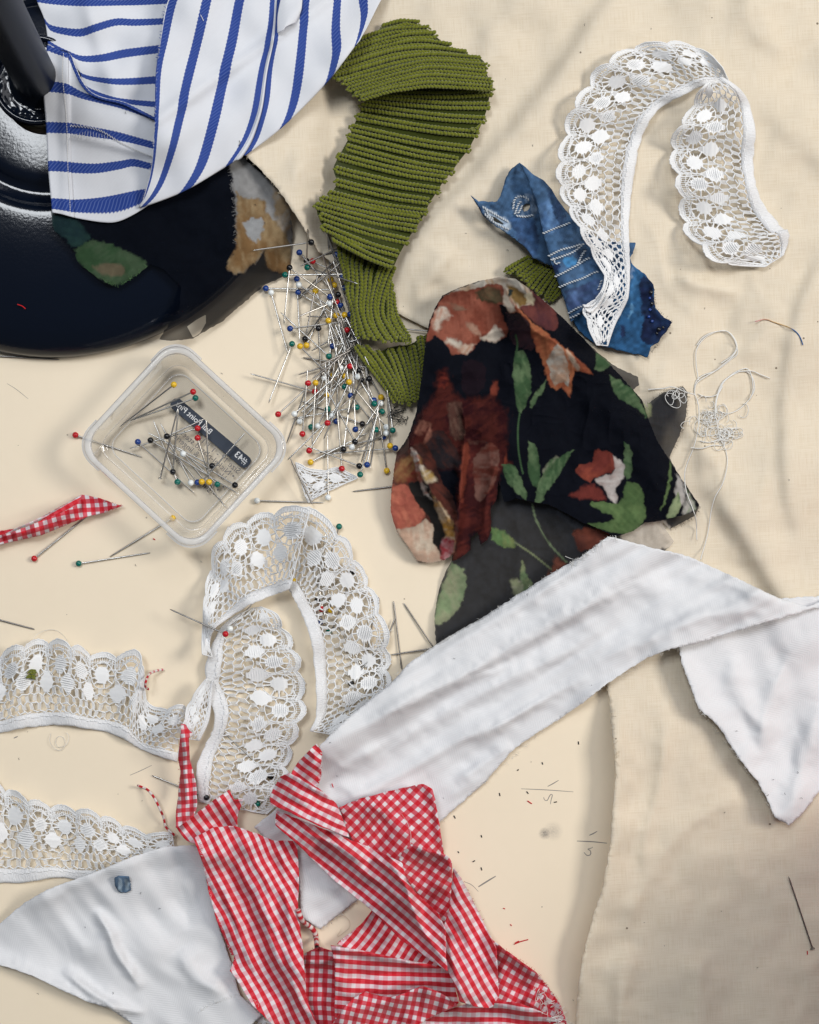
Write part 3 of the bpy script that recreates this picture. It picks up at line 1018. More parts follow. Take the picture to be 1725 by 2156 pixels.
for (a, b_, c, lab, kw) in (
        ((318, 452), (600, 545), 'red', 'red-headed pin pinned under the left corner of the plastic box', {'zh': 1.35, 'zt': .5}),
        ((332, 993), (635, 947), 'green', 'green-headed pin lying below the plastic box, point to the right', {}),
        ((728, 802), (463, 965), 'yellow', 'yellow-headed pin half under the lower edge of the plastic box', {}),
        ((145, 972), (395, 772), 'red', 'red-headed pin with its point under the left gingham scrap', {}),
        ((1083, 728), (1365, 737), 'white', 'white-headed pin lying level between box and small lace scrap', {}),
        ((1770, 653), (1485, 690), None, 'pin with its head under the floral chiffon, point to the left', {'mat': 'dsteel'}),
        ((-30, 1222), (148, 1270), None, 'pin entering from the left edge above the lace, point right', {'mat': 'dsteel', 'zh': 1.2}),
        ((-40, 117), (252, 134), None, 'pin entering from the left edge just below the lamp base', {'mat': 'dsteel', 'zh': 1.2}),
        ((1692, 1436), (1658, 1150), None, 'upright pin right of the middle lace, second from the right', {'mat': 'dsteel'}),
        ((1570, 1480), (1662, 1225), None, 'pin leaning against another, right beside the middle lace', {'mat': 'dsteel', 'zt': 1.4}),
        ((1845, 1375), (1700, 1158), None, 'rightmost slanted pin with its head under the white twill', {'mat': 'dsteel'}),
        ((1850, 1345), (1646, 1378), None, 'level pin crossing the foot of the upright pin by the white twill', {'mat': 'dsteel', 'zh': 2.0, 'zt': 1.6})):
    pin(*f3(a, b_), c, lab, G, **kw)
hx = [(853, 694), (1000, 703)]
pin(1010, 706, 853, 693, None, 'pin lying between the green knit and the floral chiffon', G, zh=2.0 + float(hsamp(HF, 900, 695)), zt=2.0, mat='dsteel')
pin(1711, 1997, 1660, 1844, None, 'lone steel pin lying on the muslin near the right edge', G, zh=1.0 + float(hsamp(HF, 1711, 1997)), zt=.8 + float(hsamp(HF, 1660, 1844)), mat='dsteel', flat=True)
# let the heap carry what is laid over it
for q, r_, zz in (((690, 640), 70, 5.0), ((690, 780), 60, 5.5), ((770, 880), 70, 4.0)):
    g1, g2 = np.meshgrid(np.arange(q[0] - r_, q[0] + r_, 4.0), np.arange(q[1] - r_, q[1] + r_, 4.0))
    d_ = np.hypot(g1 - q[0], g2 - q[1]) / r_
    mk = d_ < 1
    hput(g1[mk], g2[mk], (zz * np.sqrt(1 - d_[mk] ** 2)))
for a, b_ in (((1040, 1040), (1180, 420)), ((1060, 1040), (1300, 700))):
    q = resample(ZL([(a[1] * 0 + a[0], a[1]), b_]), 4, smooth=False)
    hput(q[:, 0], q[:, 1], np.full(len(q), 2.6))

# ================================================================ OLIVE RIB KNIT
EL_V, EL_T, EL_Q = ball((0, 0, 0), 1.0, 6, 4)


def knit_part(ribs, parent, zfun, sub, seed, step=7.4, rw=3.3, backing=True, dr=4, ext=0):
    """ribs: polylines in layout units, each one a raised column of stitches"""
    D = drape_field(dr)
    n = len(ribs)
    rs_ = [resample(r, n=24) for r in ribs]
    allz = []
    rg = np.random.default_rng(seed)
    fuzz = MB()
    if backing:
        A = np.array(rs_)                                    # ribs x 24 x 2
        A = np.concatenate([[A[0] * 1.0 + (A[0] - A[1]) * .3], A, [A[-1] + (A[-1] - A[-2]) * .3]])
        t = np.linspace(0, len(A) - 1, (len(A) - 1) * 3 + 1)
        G_ = np.stack([catmull(A[:, k], t) for k in range(24)], 1)
        gx_, gy_ = G_[..., 0], G_[..., 1]
        jj = np.linspace(0, 1, 24)[None] + 0 * gx_
        ii = (np.linspace(0, 1, len(t))[:, None]) + 0 * gx_
        zz = hsamp(D, gx_, gy_) + zfun(ii, jj) + .75
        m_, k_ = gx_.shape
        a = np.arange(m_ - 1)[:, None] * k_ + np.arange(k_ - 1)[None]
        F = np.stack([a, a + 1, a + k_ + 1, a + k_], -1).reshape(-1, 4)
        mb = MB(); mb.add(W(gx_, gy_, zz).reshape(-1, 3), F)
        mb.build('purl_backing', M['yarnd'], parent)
        allz.append((gx_.ravel(), gy_.ravel(), zz.ravel() + 1.2))
    for i, r in enumerate(ribs):
        q = resample(r, step)
        # ragged ends
        e0, e1 = rg.integers(0, 2), rg.integers(0, 2)
        q = q[e0:len(q) - e1]
        tt = np.linspace(0, 1, len(q))
        x, y = q[:, 0], q[:, 1]
        z = hsamp(D, x, y) + zfun(np.full(len(q), i / max(n - 1, 1)), tt) + 1.5
        P = W(x, y, z)
        T = np.gradient(P, axis=0); T /= np.linalg.norm(T, axis=1)[:, None]
        N = np.tile([0, 0, 1.0], (len(q), 1)); S = np.cross(N, T); S /= np.linalg.norm(S, axis=1)[:, None]; N = np.cross(T, S)
        mb = MB()
        # local spacing to neighbours sets the rib width
        nb = rs_[i + 1] if i + 1 < n else rs_[i - 1]
        sp = np.hypot(*(np.asarray(nb) - rs_[i]).T)
        spw = np.interp(tt, np.linspace(0, 1, 24), sp)
        hw = np.clip(spw * .39, 1.9, 8.0)
        for k_ in range(len(q)):
            for sgn in (-1, 1):
                h_ = hw[k_] * SC
                ax = T[k_] * .84 + S[k_] * sgn * .54
                ax /= np.linalg.norm(ax)
                bx = np.cross(N[k_], ax)
                L = step * SC * rg.uniform(.70, .84); rad_ = h_ * rg.uniform(.50, .60)
                c = P[k_] + S[k_] * sgn * h_ * .62 + N[k_] * rg.uniform(.0, .25) * 1e-3
                R_ = np.stack([ax * L, bx * rad_, N[k_] * rad_ * 1.15], 0)
                V = EL_V[:, [2, 0, 1]] @ R_ + c
                mb.add(V, EL_T); mb.Q.append(EL_Q + mb.n - len(V))
        # end loop
        for kk, s_ in ((0, -1), (-1, 1)):
            for _ in range(2):
                c = P[kk] + T[kk] * s_ * step * SC * rg.uniform(.3, 1.0) + S[kk] * rg.uniform(-.7, .7) * 1e-3 + N[kk] * rg.uniform(-.6, .3) * 1e-3
                V = EL_V * rg.uniform(.4, .7) * 1e-3 * np.array([1.2, .9, .8]) + c
                mb.add(V, EL_T); mb.Q.append(EL_Q + mb.n - len(V))
        mb.build('rib', M['yarn'], parent)
        for _ in range(int(len(q) * 1.6)):                  # stray fibres
            kf = rg.integers(0, len(q)); a_ = rg.uniform(0, 6.28); lf = rg.uniform(.8, 2.2) * 1e-3
            s0 = P[kf] + S[kf] * rg.uniform(-1, 1) * hw[kf] * SC + N[kf] * .5e-3
            dv = np.array([math.cos(a_), math.sin(a_), rg.uniform(-.1, .55)])
            tube([s0, s0 + dv * lf * .55, s0 + dv * lf + [0, 0, -.3 * lf]], .045e-3, 3, fuzz)
        allz.append((x, y, z + .9))
    fz = fuzz.build('yarn_fuzz', M['yarn'], parent); fz['kind'] = 'stuff'
    return allz


def knit_thing(parts, label, cat='knit'):
    e = empty('knit_strip', 0, 0, label, cat)
    for k_, (ribs, zf) in enumerate(parts):
        az = knit_part(ribs, e, zf, 'ribs', 30 + k_)
        for x, y, z in az: hput(x, y, z)
    return e


def dens(ribs, n):
    """resample the set of ribs to n ribs by interpolation"""
    A = np.array([resample(r, n=24) for r in ribs])
    t = np.linspace(0, len(A) - 1, n)
    return list(np.stack([catmull(A[:, k], t) for k in range(24)], 1))


k_end = [ZK2(r) for r in (
    [(490, 1500), (560, 1600), (680, 1760), (780, 1900), (860, 2030)], [(560, 1500), (660, 1620), (760, 1780), (840, 1920), (910, 2040)],
    [(660, 1560), (740, 1680), (820, 1800), (890, 1930), (950, 2050)], [(760, 1530), (830, 1650), (890, 1800), (940, 1930), (990, 2060)],
    [(860, 1480), (920, 1640), (970, 1800), (1000, 1920), (1030, 2060)], [(960, 1490), (1010, 1640), (1050, 1800), (1070, 1920), (1070, 2040)],
    [(1050, 1460), (1080, 1600), (1100, 1750), (1110, 1880), (1100, 1990)], [(1130, 1400), (1150, 1560), (1160, 1700), (1150, 1850), (1120, 1960)],
    [(1200, 1370), (1210, 1560), (1200, 1700), (1180, 1860), (1140, 1950)])]
k_low = [ZK2(r) for r in (
    [(330, 440), (340, 600), (370, 740), (390, 900), (440, 1100), (460, 1330)], [(430, 450), (400, 640), (410, 800), (400, 960), (460, 1150), (490, 1370)],
    [(520, 480), (470, 640), (480, 900), (480, 1050), (500, 1200), (540, 1390)], [(600, 520), (540, 700), (540, 900), (520, 1100), (560, 1250), (620, 1400)],
    [(690, 580), (620, 760), (600, 930), (580, 1100), (600, 1250), (700, 1440)], [(760, 640), (700, 800), (650, 1000), (640, 1150), (680, 1300), (760, 1430)],
    [(830, 690), (760, 850), (700, 1020), (700, 1200), (760, 1330), (840, 1450)], [(840, 740), (800, 880), (770, 1050), (760, 1180), (840, 1330), (920, 1450)],
    [(820, 880), (820, 1000), (830, 1130), (850, 1250), (920, 1370), (1000, 1450)], [(830, 930), (850, 1080), (880, 1200), (930, 1300), (1000, 1400), (1020, 1450)])]
bl = ZK1([(560, 640), (540, 690), (520, 735), (500, 775), (470, 840), (440, 910), (395, 990), (385, 1055), (340, 1120), (310, 1190), (270, 1260), (220, 1345), (250, 1440), (250, 1530), (180, 1600)]) + \
    ZK2([(150, 25), (100, 75), (85, 150), (120, 225), (170, 330), (240, 400)])
br = ZK1([(1590, 600), (1595, 680), (1590, 760), (1560, 870), (1530, 960), (1480, 1060), (1420, 1170), (1370, 1260), (1290, 1330), (1250, 1410), (1200, 1460), (1150, 1540), (1100, 1610), (1050, 1700), (1020, 1760)]) + \
    ZK2([(1130, 230), (1080, 300), (1020, 390), (950, 500), (900, 600), (860, 690)])
k_body = []
for (a, b_) in zip(bl, br):
    d_ = np.array(b_) - a
    nrm = np.array([-d_[1], d_[0]]) / np.hypot(*d_)
    k_body.append([a, np.array(a) + d_ * .33 + nrm * 3, np.array(a) + d_ * .66 + nrm * 4, b_])
k_top = [ZK1(r) for r in (
    [(640, 135), (760, 100), (870, 80), (960, 95)], [(440, 250), (620, 180), (800, 140), (1040, 135)], [(380, 330), (600, 250), (800, 200), (1085, 175)],
    [(310, 410), (560, 320), (800, 260), (1000, 240), (1200, 265)], [(240, 490), (500, 390), (800, 310), (1050, 300), (1330, 340)],
    [(200, 550), (500, 455), (800, 375), (1100, 350), (1480, 375)], [(300, 580), (550, 510), (800, 440), (1100, 400), (1545, 430)],
    [(340, 630), (600, 560), (850, 490), (1100, 450), (1565, 480)], [(370, 680), (620, 605), (850, 545), (1100, 505), (1570, 540)],
    [(400, 730), (650, 650), (850, 600), (1100, 565), (1595, 600)], [(450, 755), (700, 680), (880, 650), (1100, 625), (1605, 655)])]
knit = knit_thing([
    (dens(k_end, 8), lambda i, j: 1.2 + 2.5 * np.sin(math.pi * np.clip(i, 0, 1)) + 1.0 * np.sin(math.pi * j)),
    (dens(k_low, 8), lambda i, j: .8 + 2.5 * np.sin(math.pi * i)),
    (dens(k_body, 17), lambda i, j: 1.0 + 2.0 * np.sin(math.pi * j) + 1.6 * np.clip((i - .8) * 5, 0, 1)),
    (dens(k_top, 10), lambda i, j: .6 + 10.0 * np.clip(i, 0, 1) ** 1.2 * (1 - .8 * j) + 2.5 * np.sin(math.pi * j) * np.clip(i + .3, 0, 1))],
    'long olive green rib-knit strip, folded over itself, between striped cloth and floral chiffon')
fluff = lambda nm, c, r_, n_, lab, mat: None
k_s = [ZD(r) for r in ([(370, 905), (440, 860), (520, 815)], [(430, 945), (500, 890), (580, 830)], [(480, 980), (560, 920), (630, 850)], [(540, 1020), (600, 950), (680, 870)],
                       [(600, 1060), (660, 980), (720, 900)], [(660, 1100), (710, 1020), (760, 940)], [(700, 1120), (750, 1060), (790, 1000)])]
knit_thing([(dens([[r[0], r[1], r[2]] for r in k_s], 7)[::1], lambda i, j: .5 + 1.2 * np.sin(math.pi * np.clip(i, 0, 1)))],
           'small olive green knit scrap peeking out between floral chiffon and blue denim')

# ================================================================ BLUE STRIPED TWILL
def sheet(name, cols, vidx, mat, parent, zf=None, lift=.6, nu=70, sub=10, dr=6, thick=.4, noise=.4, seed=1, ulen=None):
    """cols: polylines (one per stripe number vidx) ; the cloth runs from polyline to polyline"""
    A = np.array([resample(c, n=nu) for c in cols])
    t = np.linspace(0, len(A) - 1, (len(A) - 1) * sub + 1)
    G_ = np.stack([catmull(A[:, k], t) for k in range(nu)], 1)
    vi = np.interp(t, np.arange(len(A)), vidx)
    x, y = G_[..., 0], G_[..., 1]
    z = hsamp(drape_field(dr), x, y) + lift + noise * (vnoise(x, y, 45, seed) + .6)
    if zf is not None: z = z + zf(vi[:, None] + 0 * x, np.linspace(0, 1, nu)[None] + 0 * x, x, y)
    ds = np.hypot(np.diff(x, axis=1), np.diff(y, axis=1)) * .2
    u = np.concatenate([np.zeros((len(t), 1)), np.cumsum(ds, 1)], 1)
    uv = np.stack([u, vi[:, None] + 0 * x], -1).reshape(-1, 2)
    m_, k_ = x.shape
    a = np.arange(m_ - 1)[:, None] * k_ + np.arange(k_ - 1)[None]
    F = np.stack([a, a + k_, a + k_ + 1, a + 1], -1).reshape(-1, 4)
    P = W(x, y, z).reshape(-1, 3)
    # face upwards
    p = P[F[len(F) // 2]]
    if np.cross(p[1] - p[0], p[2] - p[0])[2] < 0: F = F[:, ::-1]
    mb = MB(); mb.add(P, F, uv)
    o = mb.build(name, mat, parent, thick=thick)
    hput(x.ravel(), y.ravel(), z.ravel())
    return o


striped = empty('striped_cloth', 350, 200, 'white twill cloth with blue stripes, folded over itself on top of the lamp base', 'cloth')
up = [ZQ(r) for r in (
    [(200, -140), (400, -130), (600, -125), (800, -130), (1050, -140)], [(215, -5), (400, 10), (600, 17), (800, 14), (1050, 2)],
    [(262, 120), (300, 165), (400, 187), (480, 190), (560, 162), (680, 127), (800, 130), (1040, 120)],
    [(280, 245), (340, 280), (400, 310), (480, 343), (600, 340), (750, 310), (1030, 275)],
    [(282, 300), (420, 370), (480, 440), (600, 470), (750, 478), (1020, 460)], [(282, 400), (430, 440), (520, 520), (650, 575), (780, 598), (1010, 620)], [(285, 470), (480, 560), (600, 640), (760, 690), (1010, 740)])]
sheet('upper_panel', up, [-1, 0, 1, 2, 3, 4, 5], M['stripe'], striped, lambda v, u, x, y: 2.2 * np.exp(-((x - 200 - (y - 60) * .3) / 22) ** 2) + 1.6 * np.sin(x * .035 + y * .03) + 1.0 * np.sin(x * .02 - y * .06), lift=1.6)
lo = [ZQ(r) for r in (
    [(278, 262), (330, 290), (405, 310), (440, 385), (480, 470), (530, 535), (600, 570), (700, 590), (780, 620), (1000, 735)],
    [(272, 290), (330, 305), (400, 330), (430, 400), (470, 490), (525, 550), (600, 582), (700, 605), (780, 640), (1000, 750)],
    [(254, 505), (320, 508), (390, 518), (480, 555), (600, 590), (740, 628), (905, 692), (1000, 740)],
    [(270, 745), (340, 747), (410, 750), (560, 775), (700, 800), (900, 852), (1000, 880)],
    [(281, 970), (350, 972), (420, 980), (560, 985), (700, 965), (780, 950), (880, 972), (990, 990)],
    [(300, 1180), (360, 1184), (430, 1190), (600, 1176), (740, 1150), (860, 1120), (960, 1100)],
    [(305, 1240), (360, 1252), (450, 1275), (600, 1299), (690, 1295), (790, 1250), (900, 1180)])]
sheet('lower_panel', lo, [1.85, 2.03, 3, 4, 5, 6, 6.25], M['stripe'], striped,
      lambda v, u, x, y: 2.6 * np.clip(1 - (v - 1.85) / 1.4, 0, 1) * np.clip((u - .05) * 8, 0, 1) + 1.3 * np.exp(-((y - 284 - (x - 150) * .25) / 9) ** 2) * (x > 148) + .9 * np.exp(-((x - 144) / 3.0) ** 2), lift=.8, nu=110)
# turned hem down the left side with its line of stitching
hem = [ZQ(r) for r in ([(279, 262), (330, 285), (400, 312)], [(255, 505), (320, 508), (398, 520)], [(272, 745), (340, 747), (410, 750)], [(283, 970), (350, 972), (416, 978)], [(301, 1180), (360, 1184), (430, 1190)], [(306, 1242), (360, 1252), (434, 1272)])]
sheet('side_hem', hem, [2, 3, 4, 5, 6, 6.25], M['stripe'], striped, lift=.45, nu=16, dr=1, noise=.1, thick=.3)
for nm, line in (('stitching', [(372, 310), (365, 420), (372, 510), (385, 640), (392, 750), (395, 850), (398, 978), (405, 1100), (410, 1190), (412, 1262)]),):
    q = resample(ZQ(line), 5)
    mb = MB()
    for k_ in range(0, len(q) - 1):
        a, b_ = q[k_], q[k_] * .35 + q[k_ + 1] * .65
        pz_ = hsamp(HF, a[0], a[1]) + .12
        tube(W([a[0], b_[0]], [a[1], b_[1]], [pz_, pz_]), .13e-3, 4, mb)
    mb.build(nm, M['thread'], striped)
# zigzag mend and loose threads on the lower panel
q = resample(ZQ([(410, 735), (520, 745), (600, 770), (700, 830), (800, 880), (890, 915)]), 3.2)
mb = MB()
zz = hsamp(HF, q[:, 0], q[:, 1]) + .35
off = np.where(np.arange(len(q)) % 2 == 0, 2.4, -2.4)
tube(W(q[:, 0] + off * .3, q[:, 1] + off, zz), .16e-3, 4, mb)
for k_ in range(16):
    a = ZQ([(420 + k_ * 16, 765 + abs(k_ - 6) * 4)])[0]; b_ = ZQ([(410 + k_ * 17, 820 - (k_ % 3) * 9)])[0]
    z_ = max(hsamp(HF, *a), hsamp(HF, *b_)) + .25
    tube(W([a[0], b_[0]], [a[1], b_[1]], [z_, z_]), .08e-3, 3, mb)
mb.build('mended_seam', M['thread'], striped)
fl = [R1(r) for r in (
    [(740, -60), (700, 30), (675, 190), (660, 330), (656, 480), (648, 620), (635, 720), (615, 800), (596, 862)],
    [(765, -60), (730, 20), (695, 170), (668, 300), (662, 480), (655, 620), (640, 725), (622, 800), (600, 862)],
    [(885, -60), (870, 0), (835, 160), (792, 330), (760, 480), (720, 640), (680, 760), (640, 830), (598, 872)],
    [(1025, -60), (1010, 0), (980, 150), (940, 330), (905, 490), (865, 640), (835, 720), (795, 785), (770, 805)],
    [(1155, -60), (1150, 0), (1138, 150), (1105, 300), (1078, 460), (1045, 560), (1015, 620), (985, 665), (965, 692)],
    [(1178, -60), (1172, 0), (1160, 160), (1135, 300), (1118, 440), (1090, 550), (1068, 605), (1045, 640), (1032, 652)],
    [(1290, -60), (1286, 0), (1272, 180), (1255, 340), (1238, 430), (1222, 480), (1210, 505), (1200, 520), (1190, 530)],
    [(1420, -60), (1420, 0), (1414, 120), (1420, 210), (1410, 265), (1400, 300), (1392, 320), (1382, 335), (1375, 345)],
    [(1515, -60), (1524, 0), (1532, 60), (1525, 110), (1515, 145), (1508, 165), (1502, 178), (1498, 186), (1490, 195)],
    [(1640, -60), (1606, 0), (1590, 30), (1575, 60), (1560, 90), (1545, 120), (1530, 145), (1515, 172), (1500, 190)])]
sheet('folded_flap', fl, [-1.2, -1.0, 0, 1, 2, 3, 4, 5, 6, 6.5], M['stripe'], striped,
      lambda v, u, x, y: 2.6 * np.sqrt(np.clip(1 - u, 0, 1)) - .3 + 1.2 * np.exp(-((v - 2.45) / .2) ** 2) - 1.0 * np.exp(-((v - 2.75) / .12) ** 2) + 1.3 * np.sin(x * .05) * np.sin(y * .035 + 1) + 2.2 * np.exp(-(((x - 520) * .7 + (y - 120)) / 16) ** 2) + 1.6 * np.exp(-(((x - 430) * .5 + (y - 260)) / 40) ** 2), lift=1.0, dr=8, noise=.5)
fray(R1([(700, 30), (675, 190), (660, 330), (656, 480), (648, 620), (635, 720), (615, 800), (596, 862)]), striped, M['thread'], 70, (1.5, 4.5), .07, seed=12)
fray(R1([(700, 30), (685, 120), (675, 190), (668, 260)]), striped, M['blthread'], 40, (3, 7), .09, seed=13, zup=.2)
tc_ = [R1(r) for r in ([(1190, -40), (1170, 60), (1168, 138)], [(1215, -40), (1200, 50), (1190, 128)], [(1245, -40), (1230, 50), (1205, 112)], [(1262, -40), (1262, 40), (1235, 100)], [(1275, -40), (1270, 40), (1245, 100)])]
sheet('turned_corner', tc_, [2.3, 2.45, 2.6, 2.75, 2.85], M['stripe'], striped, lambda v, u, x, y: 2.2 * np.sin(math.pi * np.clip((v - 2.3) / .55, 0, 1)), lift=.6, nu=20, dr=2)
thread('loose_thread', R1([(845, 62), (852, 75), (858, 88)]), .12, M['thread'], striped, .3, 3)
thread('loose_thread', R1([(1008, 592), (1012, 602), (1005, 615)]), .12, M['bthread'], striped, .3, 3)

# ================================================================ BLUE DENIM SCRAP
DEN = (.052, .115, .225); DEN2 = (.030, .062, .14); DLT = (.20, .33, .52); DNV = (.012, .028, .085)
denim = empty('denim_scrap', 1200, 550, 'torn blue denim scrap with white stitched lines, under the lace tip', 'fabric')
d_items = [(ZD([(500, 240), (640, 230), (700, 330), (690, 480), (600, 500), (540, 330)]), (.085, .19, .37), None, DEN),
           (ZD([(420, 340), (540, 320), (580, 400), (580, 490), (470, 505), (410, 450)]), DEN, None, (.34, .44, .58)),
           (ZD([(180, 420), (230, 440), (300, 490), (380, 520), (400, 600), (340, 600), (220, 510)]), (.40, .50, .62), None, DEN),
           (ZD([(380, 500), (560, 520), (600, 700), (560, 800), (450, 680)]), (.05, .12, .27), None, DEN2)]
dl = ZD([(90, 335), (150, 380), (220, 382), (290, 382), (315, 335), (330, 290), (348, 220), (372, 165), (420, 115), (460, 88), (500, 140), (560, 190), (620, 260), (680, 420), (720, 600), (760, 760), (760, 860), (700, 865),
         (640, 842), (560, 802), (525, 755), (490, 712), (430, 662), (340, 602), (240, 542), (185, 490), (140, 410)])
hl = [ZD([(478, 440), (490, 405), (520, 395), (543, 400), (540, 425), (520, 450), (490, 458)]), ZD([(232, 488), (280, 500), (345, 548), (330, 555), (275, 535), (240, 510)])]
cloth('back_layer', dl, M['denim'], denim, step=3.5, lift=.6, ang=30, holes=hl, noise=((40, .8), (14, .2)), crump=((40, 1.2), (16, .5)), thick=.5, seed=41, jag=.5,
      rs=[(ZD([(90, 335), (180, 470), (340, 600), (500, 720), (560, 800)]), 16, 4.0, 1, True), (ZD([(460, 88), (380, 180), (330, 300), (290, 380)]), 14, 4.0, 1, True), (ZD([(90, 335), (200, 385), (290, 385)]), 10, 2.5), (ZD([(500, 150), (540, 300), (600, 480), (660, 760)]), 9, -1.5), (ZD([(420, 320), (440, 450), (520, 640)]), 14, 1.2)],
      paint=painter(DEN, 1, d_items + [(ZD([(85, 330), (130, 380), (200, 500), (260, 560), (240, 545), (170, 480)]), DNV, None)], seed=31, mott=.4))
ld = ZD([(850, 1260), (900, 1180), (1000, 1000), (1100, 850), (1240, 760), (1290, 800), (1300, 850), (1350, 890), (1395, 925), (1465, 1005), (1468, 1070), (1472, 1135), (1482, 1190), (1540, 1250), (1605, 1290), (1560, 1362), (1522, 1402), (1500, 1440), (1442, 1470), (1420, 1552),
         (1300, 1520), (1130, 1482), (1020, 1450), (900, 1350)])
LD = (.020, .085, .20)
ld_items = [(ZD([(1290, 850), (1360, 900), (1330, 1050), (1270, 1200), (1200, 1300), (1160, 1480), (1120, 1480), (1250, 1100)]), (.05, .17, .36), None, LD),
            (ZD([(1395, 925), (1465, 1005), (1475, 1180), (1605, 1290), (1500, 1440), (1440, 1470), (1380, 1440), (1360, 1340), (1390, 1290), (1370, 1150), (1360, 1000)]), (.006, .013, .05), None, (.012, .03, .085)),
            (ZD([(1215, 1320), (1250, 1300), (1260, 1370), (1225, 1420)]), DNV, None),
            (ZD([(1300, 870), (1330, 890), (1300, 960), (1280, 980)]), (.35, .46, .60), None, (.1, .2, .4)), (ZD([(1285, 1180), (1310, 1150), (1300, 1260), (1285, 1270)]), (.10, .25, .44), None)]
cloth('lower_panel', ld, M['denim'], denim, step=3.5, lift=.5, ang=70, noise=((45, .8), (14, .2)), thick=.5, seed=42, jag=.6,
      rs=[(ZD([(1605, 1290), (1500, 1440), (1420, 1550)]), 12, 2.5, 1, True), (ZD([(1465, 1005), (1475, 1180), (1605, 1290)]), 10, 2.2, 1, True)], paint=painter(LD, 1, ld_items, seed=33, mott=.45))
mb_bead = None
for bx_, by_, rb in ((1445, 1065, 20), (1437, 1108, 13), (1452, 1150, 18), (1438, 1195, 15), (1430, 1248, 15), (1455, 1282, 15), (1505, 1342, 22), (1536, 1328, 14), (1490, 1372, 14)):
    p_ = ZD([(bx_, by_)])[0]
    V, T, Q = ball((0, 0, 0), rb * .28 * SC * .8, 12, 8)
    V = V * [1, 1, .7] + W(p_[0], p_[1], hsamp(HF, *p_) + .6)
    m_ = MB(); m_.add(V, T); m_.Q.append(Q)
    m_.build('bead', M['head_blue'] if rb % 2 else M['head_black'], denim)
fd = ZD([(462, 92), (500, 120), (560, 178), (640, 222), (700, 290), (740, 360), (800, 440), (900, 560), (1000, 640), (1120, 680), (1240, 690), (1333, 690), (1320, 740), (1290, 800), (1200, 880), (1120, 980), (1100, 1100), (1000, 1170), (930, 1205), (845, 1290), (825, 1225), (790, 1110), (750, 1000),
         (715, 900), (690, 830), (665, 730), (640, 640), (615, 520), (590, 410), (550, 300), (510, 190)])
fd_items = [(ZD([(600, 400), (700, 380), (800, 540), (640, 620)]), (.05, .125, .29), None, (.10, .20, .38)),
            (ZD([(800, 800), (880, 800), (900, 850), (830, 880), (780, 850)]), (.05, .20, .42), None), (ZD([(640, 240), (720, 330), (820, 520), (760, 560), (700, 440)]), DEN2, None, DEN),
            (ZD([(700, 860), (760, 830), (760, 900), (720, 930)]), DNV, None), (ZD([(880, 790), (960, 720), (1000, 800), (900, 860)]), DEN2, None, DEN),
            (ZD([(800, 1060), (960, 1000), (1060, 960), (1090, 1100), (940, 1170), (830, 1190)]), (.055, .09, .21), None, (.075, .14, .29))]
cloth('front_fold', fd, M['denim'], denim, step=3.5, lift=1.2, ang=20, noise=((40, .8), (12, .15)), crump=((40, 1.2), (16, .5)), thick=.5, seed=43,
      rs=[(ZD([(560, 200), (640, 400), (700, 620), (760, 820), (830, 1040), (900, 1180)]), 24, 3.2, 1, True)], paint=painter(DEN, 1, fd_items, seed=35, mott=.4))
for line in ([(640, 620), (720, 585), (790, 560), (850, 535)], [(680, 790), (770, 745), (850, 725), (930, 700)], [(700, 820), (790, 790), (870, 755), (950, 690)], [(710, 815), (735, 850), (770, 830)],
             [(730, 945), (810, 905), (890, 860), (960, 815), (1000, 805)], [(760, 1025), (840, 990), (930, 960), (1010, 920), (1060, 905)], [(900, 840), (930, 780), (960, 740)], [(830, 1220), (900, 1180), (960, 1160)],
             [(840, 1255), (880, 1240), (920, 1215)], [(1050, 1040), (1065, 1000), (1080, 960)], [(1075, 1050), (1090, 1010), (1098, 975)],
             [(410, 430), (420, 370), (450, 345), (500, 350), (540, 380)], [(425, 470), (450, 400), (480, 375)], [(440, 490), (500, 495), (570, 480)], [(450, 465), (470, 430), (480, 400)], [(185, 425), (260, 470), (330, 510), (385, 540)], [(200, 480), (270, 540), (350, 580), (390, 590)], [(210, 450), (230, 490), (270, 520)]):
    q = resample(ZD(line), 5.6)
    mb = MB()
    for k_ in range(len(q) - 1):
        p = q[k_]; d_ = q[k_ + 1] - p; d_ = d_ / np.hypot(*d_)
        d_ = np.array([d_[0] * .8 - d_[1] * .6, d_[1] * .8 + d_[0] * .6])
        c = W(p[0], p[1], hsamp(HF, p[0], p[1]) + .15)
        ax = np.array([d_[0], -d_[1], 0]); bx_ = np.array([-ax[1], ax[0], 0])
        V = EL_V[:, [2, 0, 1]] @ np.stack([ax * .70e-3, bx_ * .36e-3, np.array([0, 0, .25e-3])]) + c
        mb.add(V, EL_T); mb.Q.append(EL_Q + mb.n - len(V))
    mb.build('stitching', m_plain('white_denim_stitch', (.50, .54, .58), .9) if 'wst' not in M else M['wst'], denim)
    M['wst'] = denim.children[-1].data.materials[0]
fray(ZD([(90, 335), (185, 490), (340, 602), (430, 662), (560, 802)])[::-1], denim, M['bthread'], 40, (2, 5), .06, seed=15)
fray(ZD([(1465, 1005), (1475, 1180), (1605, 1290), (1500, 1440), (1420, 1552)])[::-1], denim, M['bthread'], 50, (2, 5), .06, seed=16)

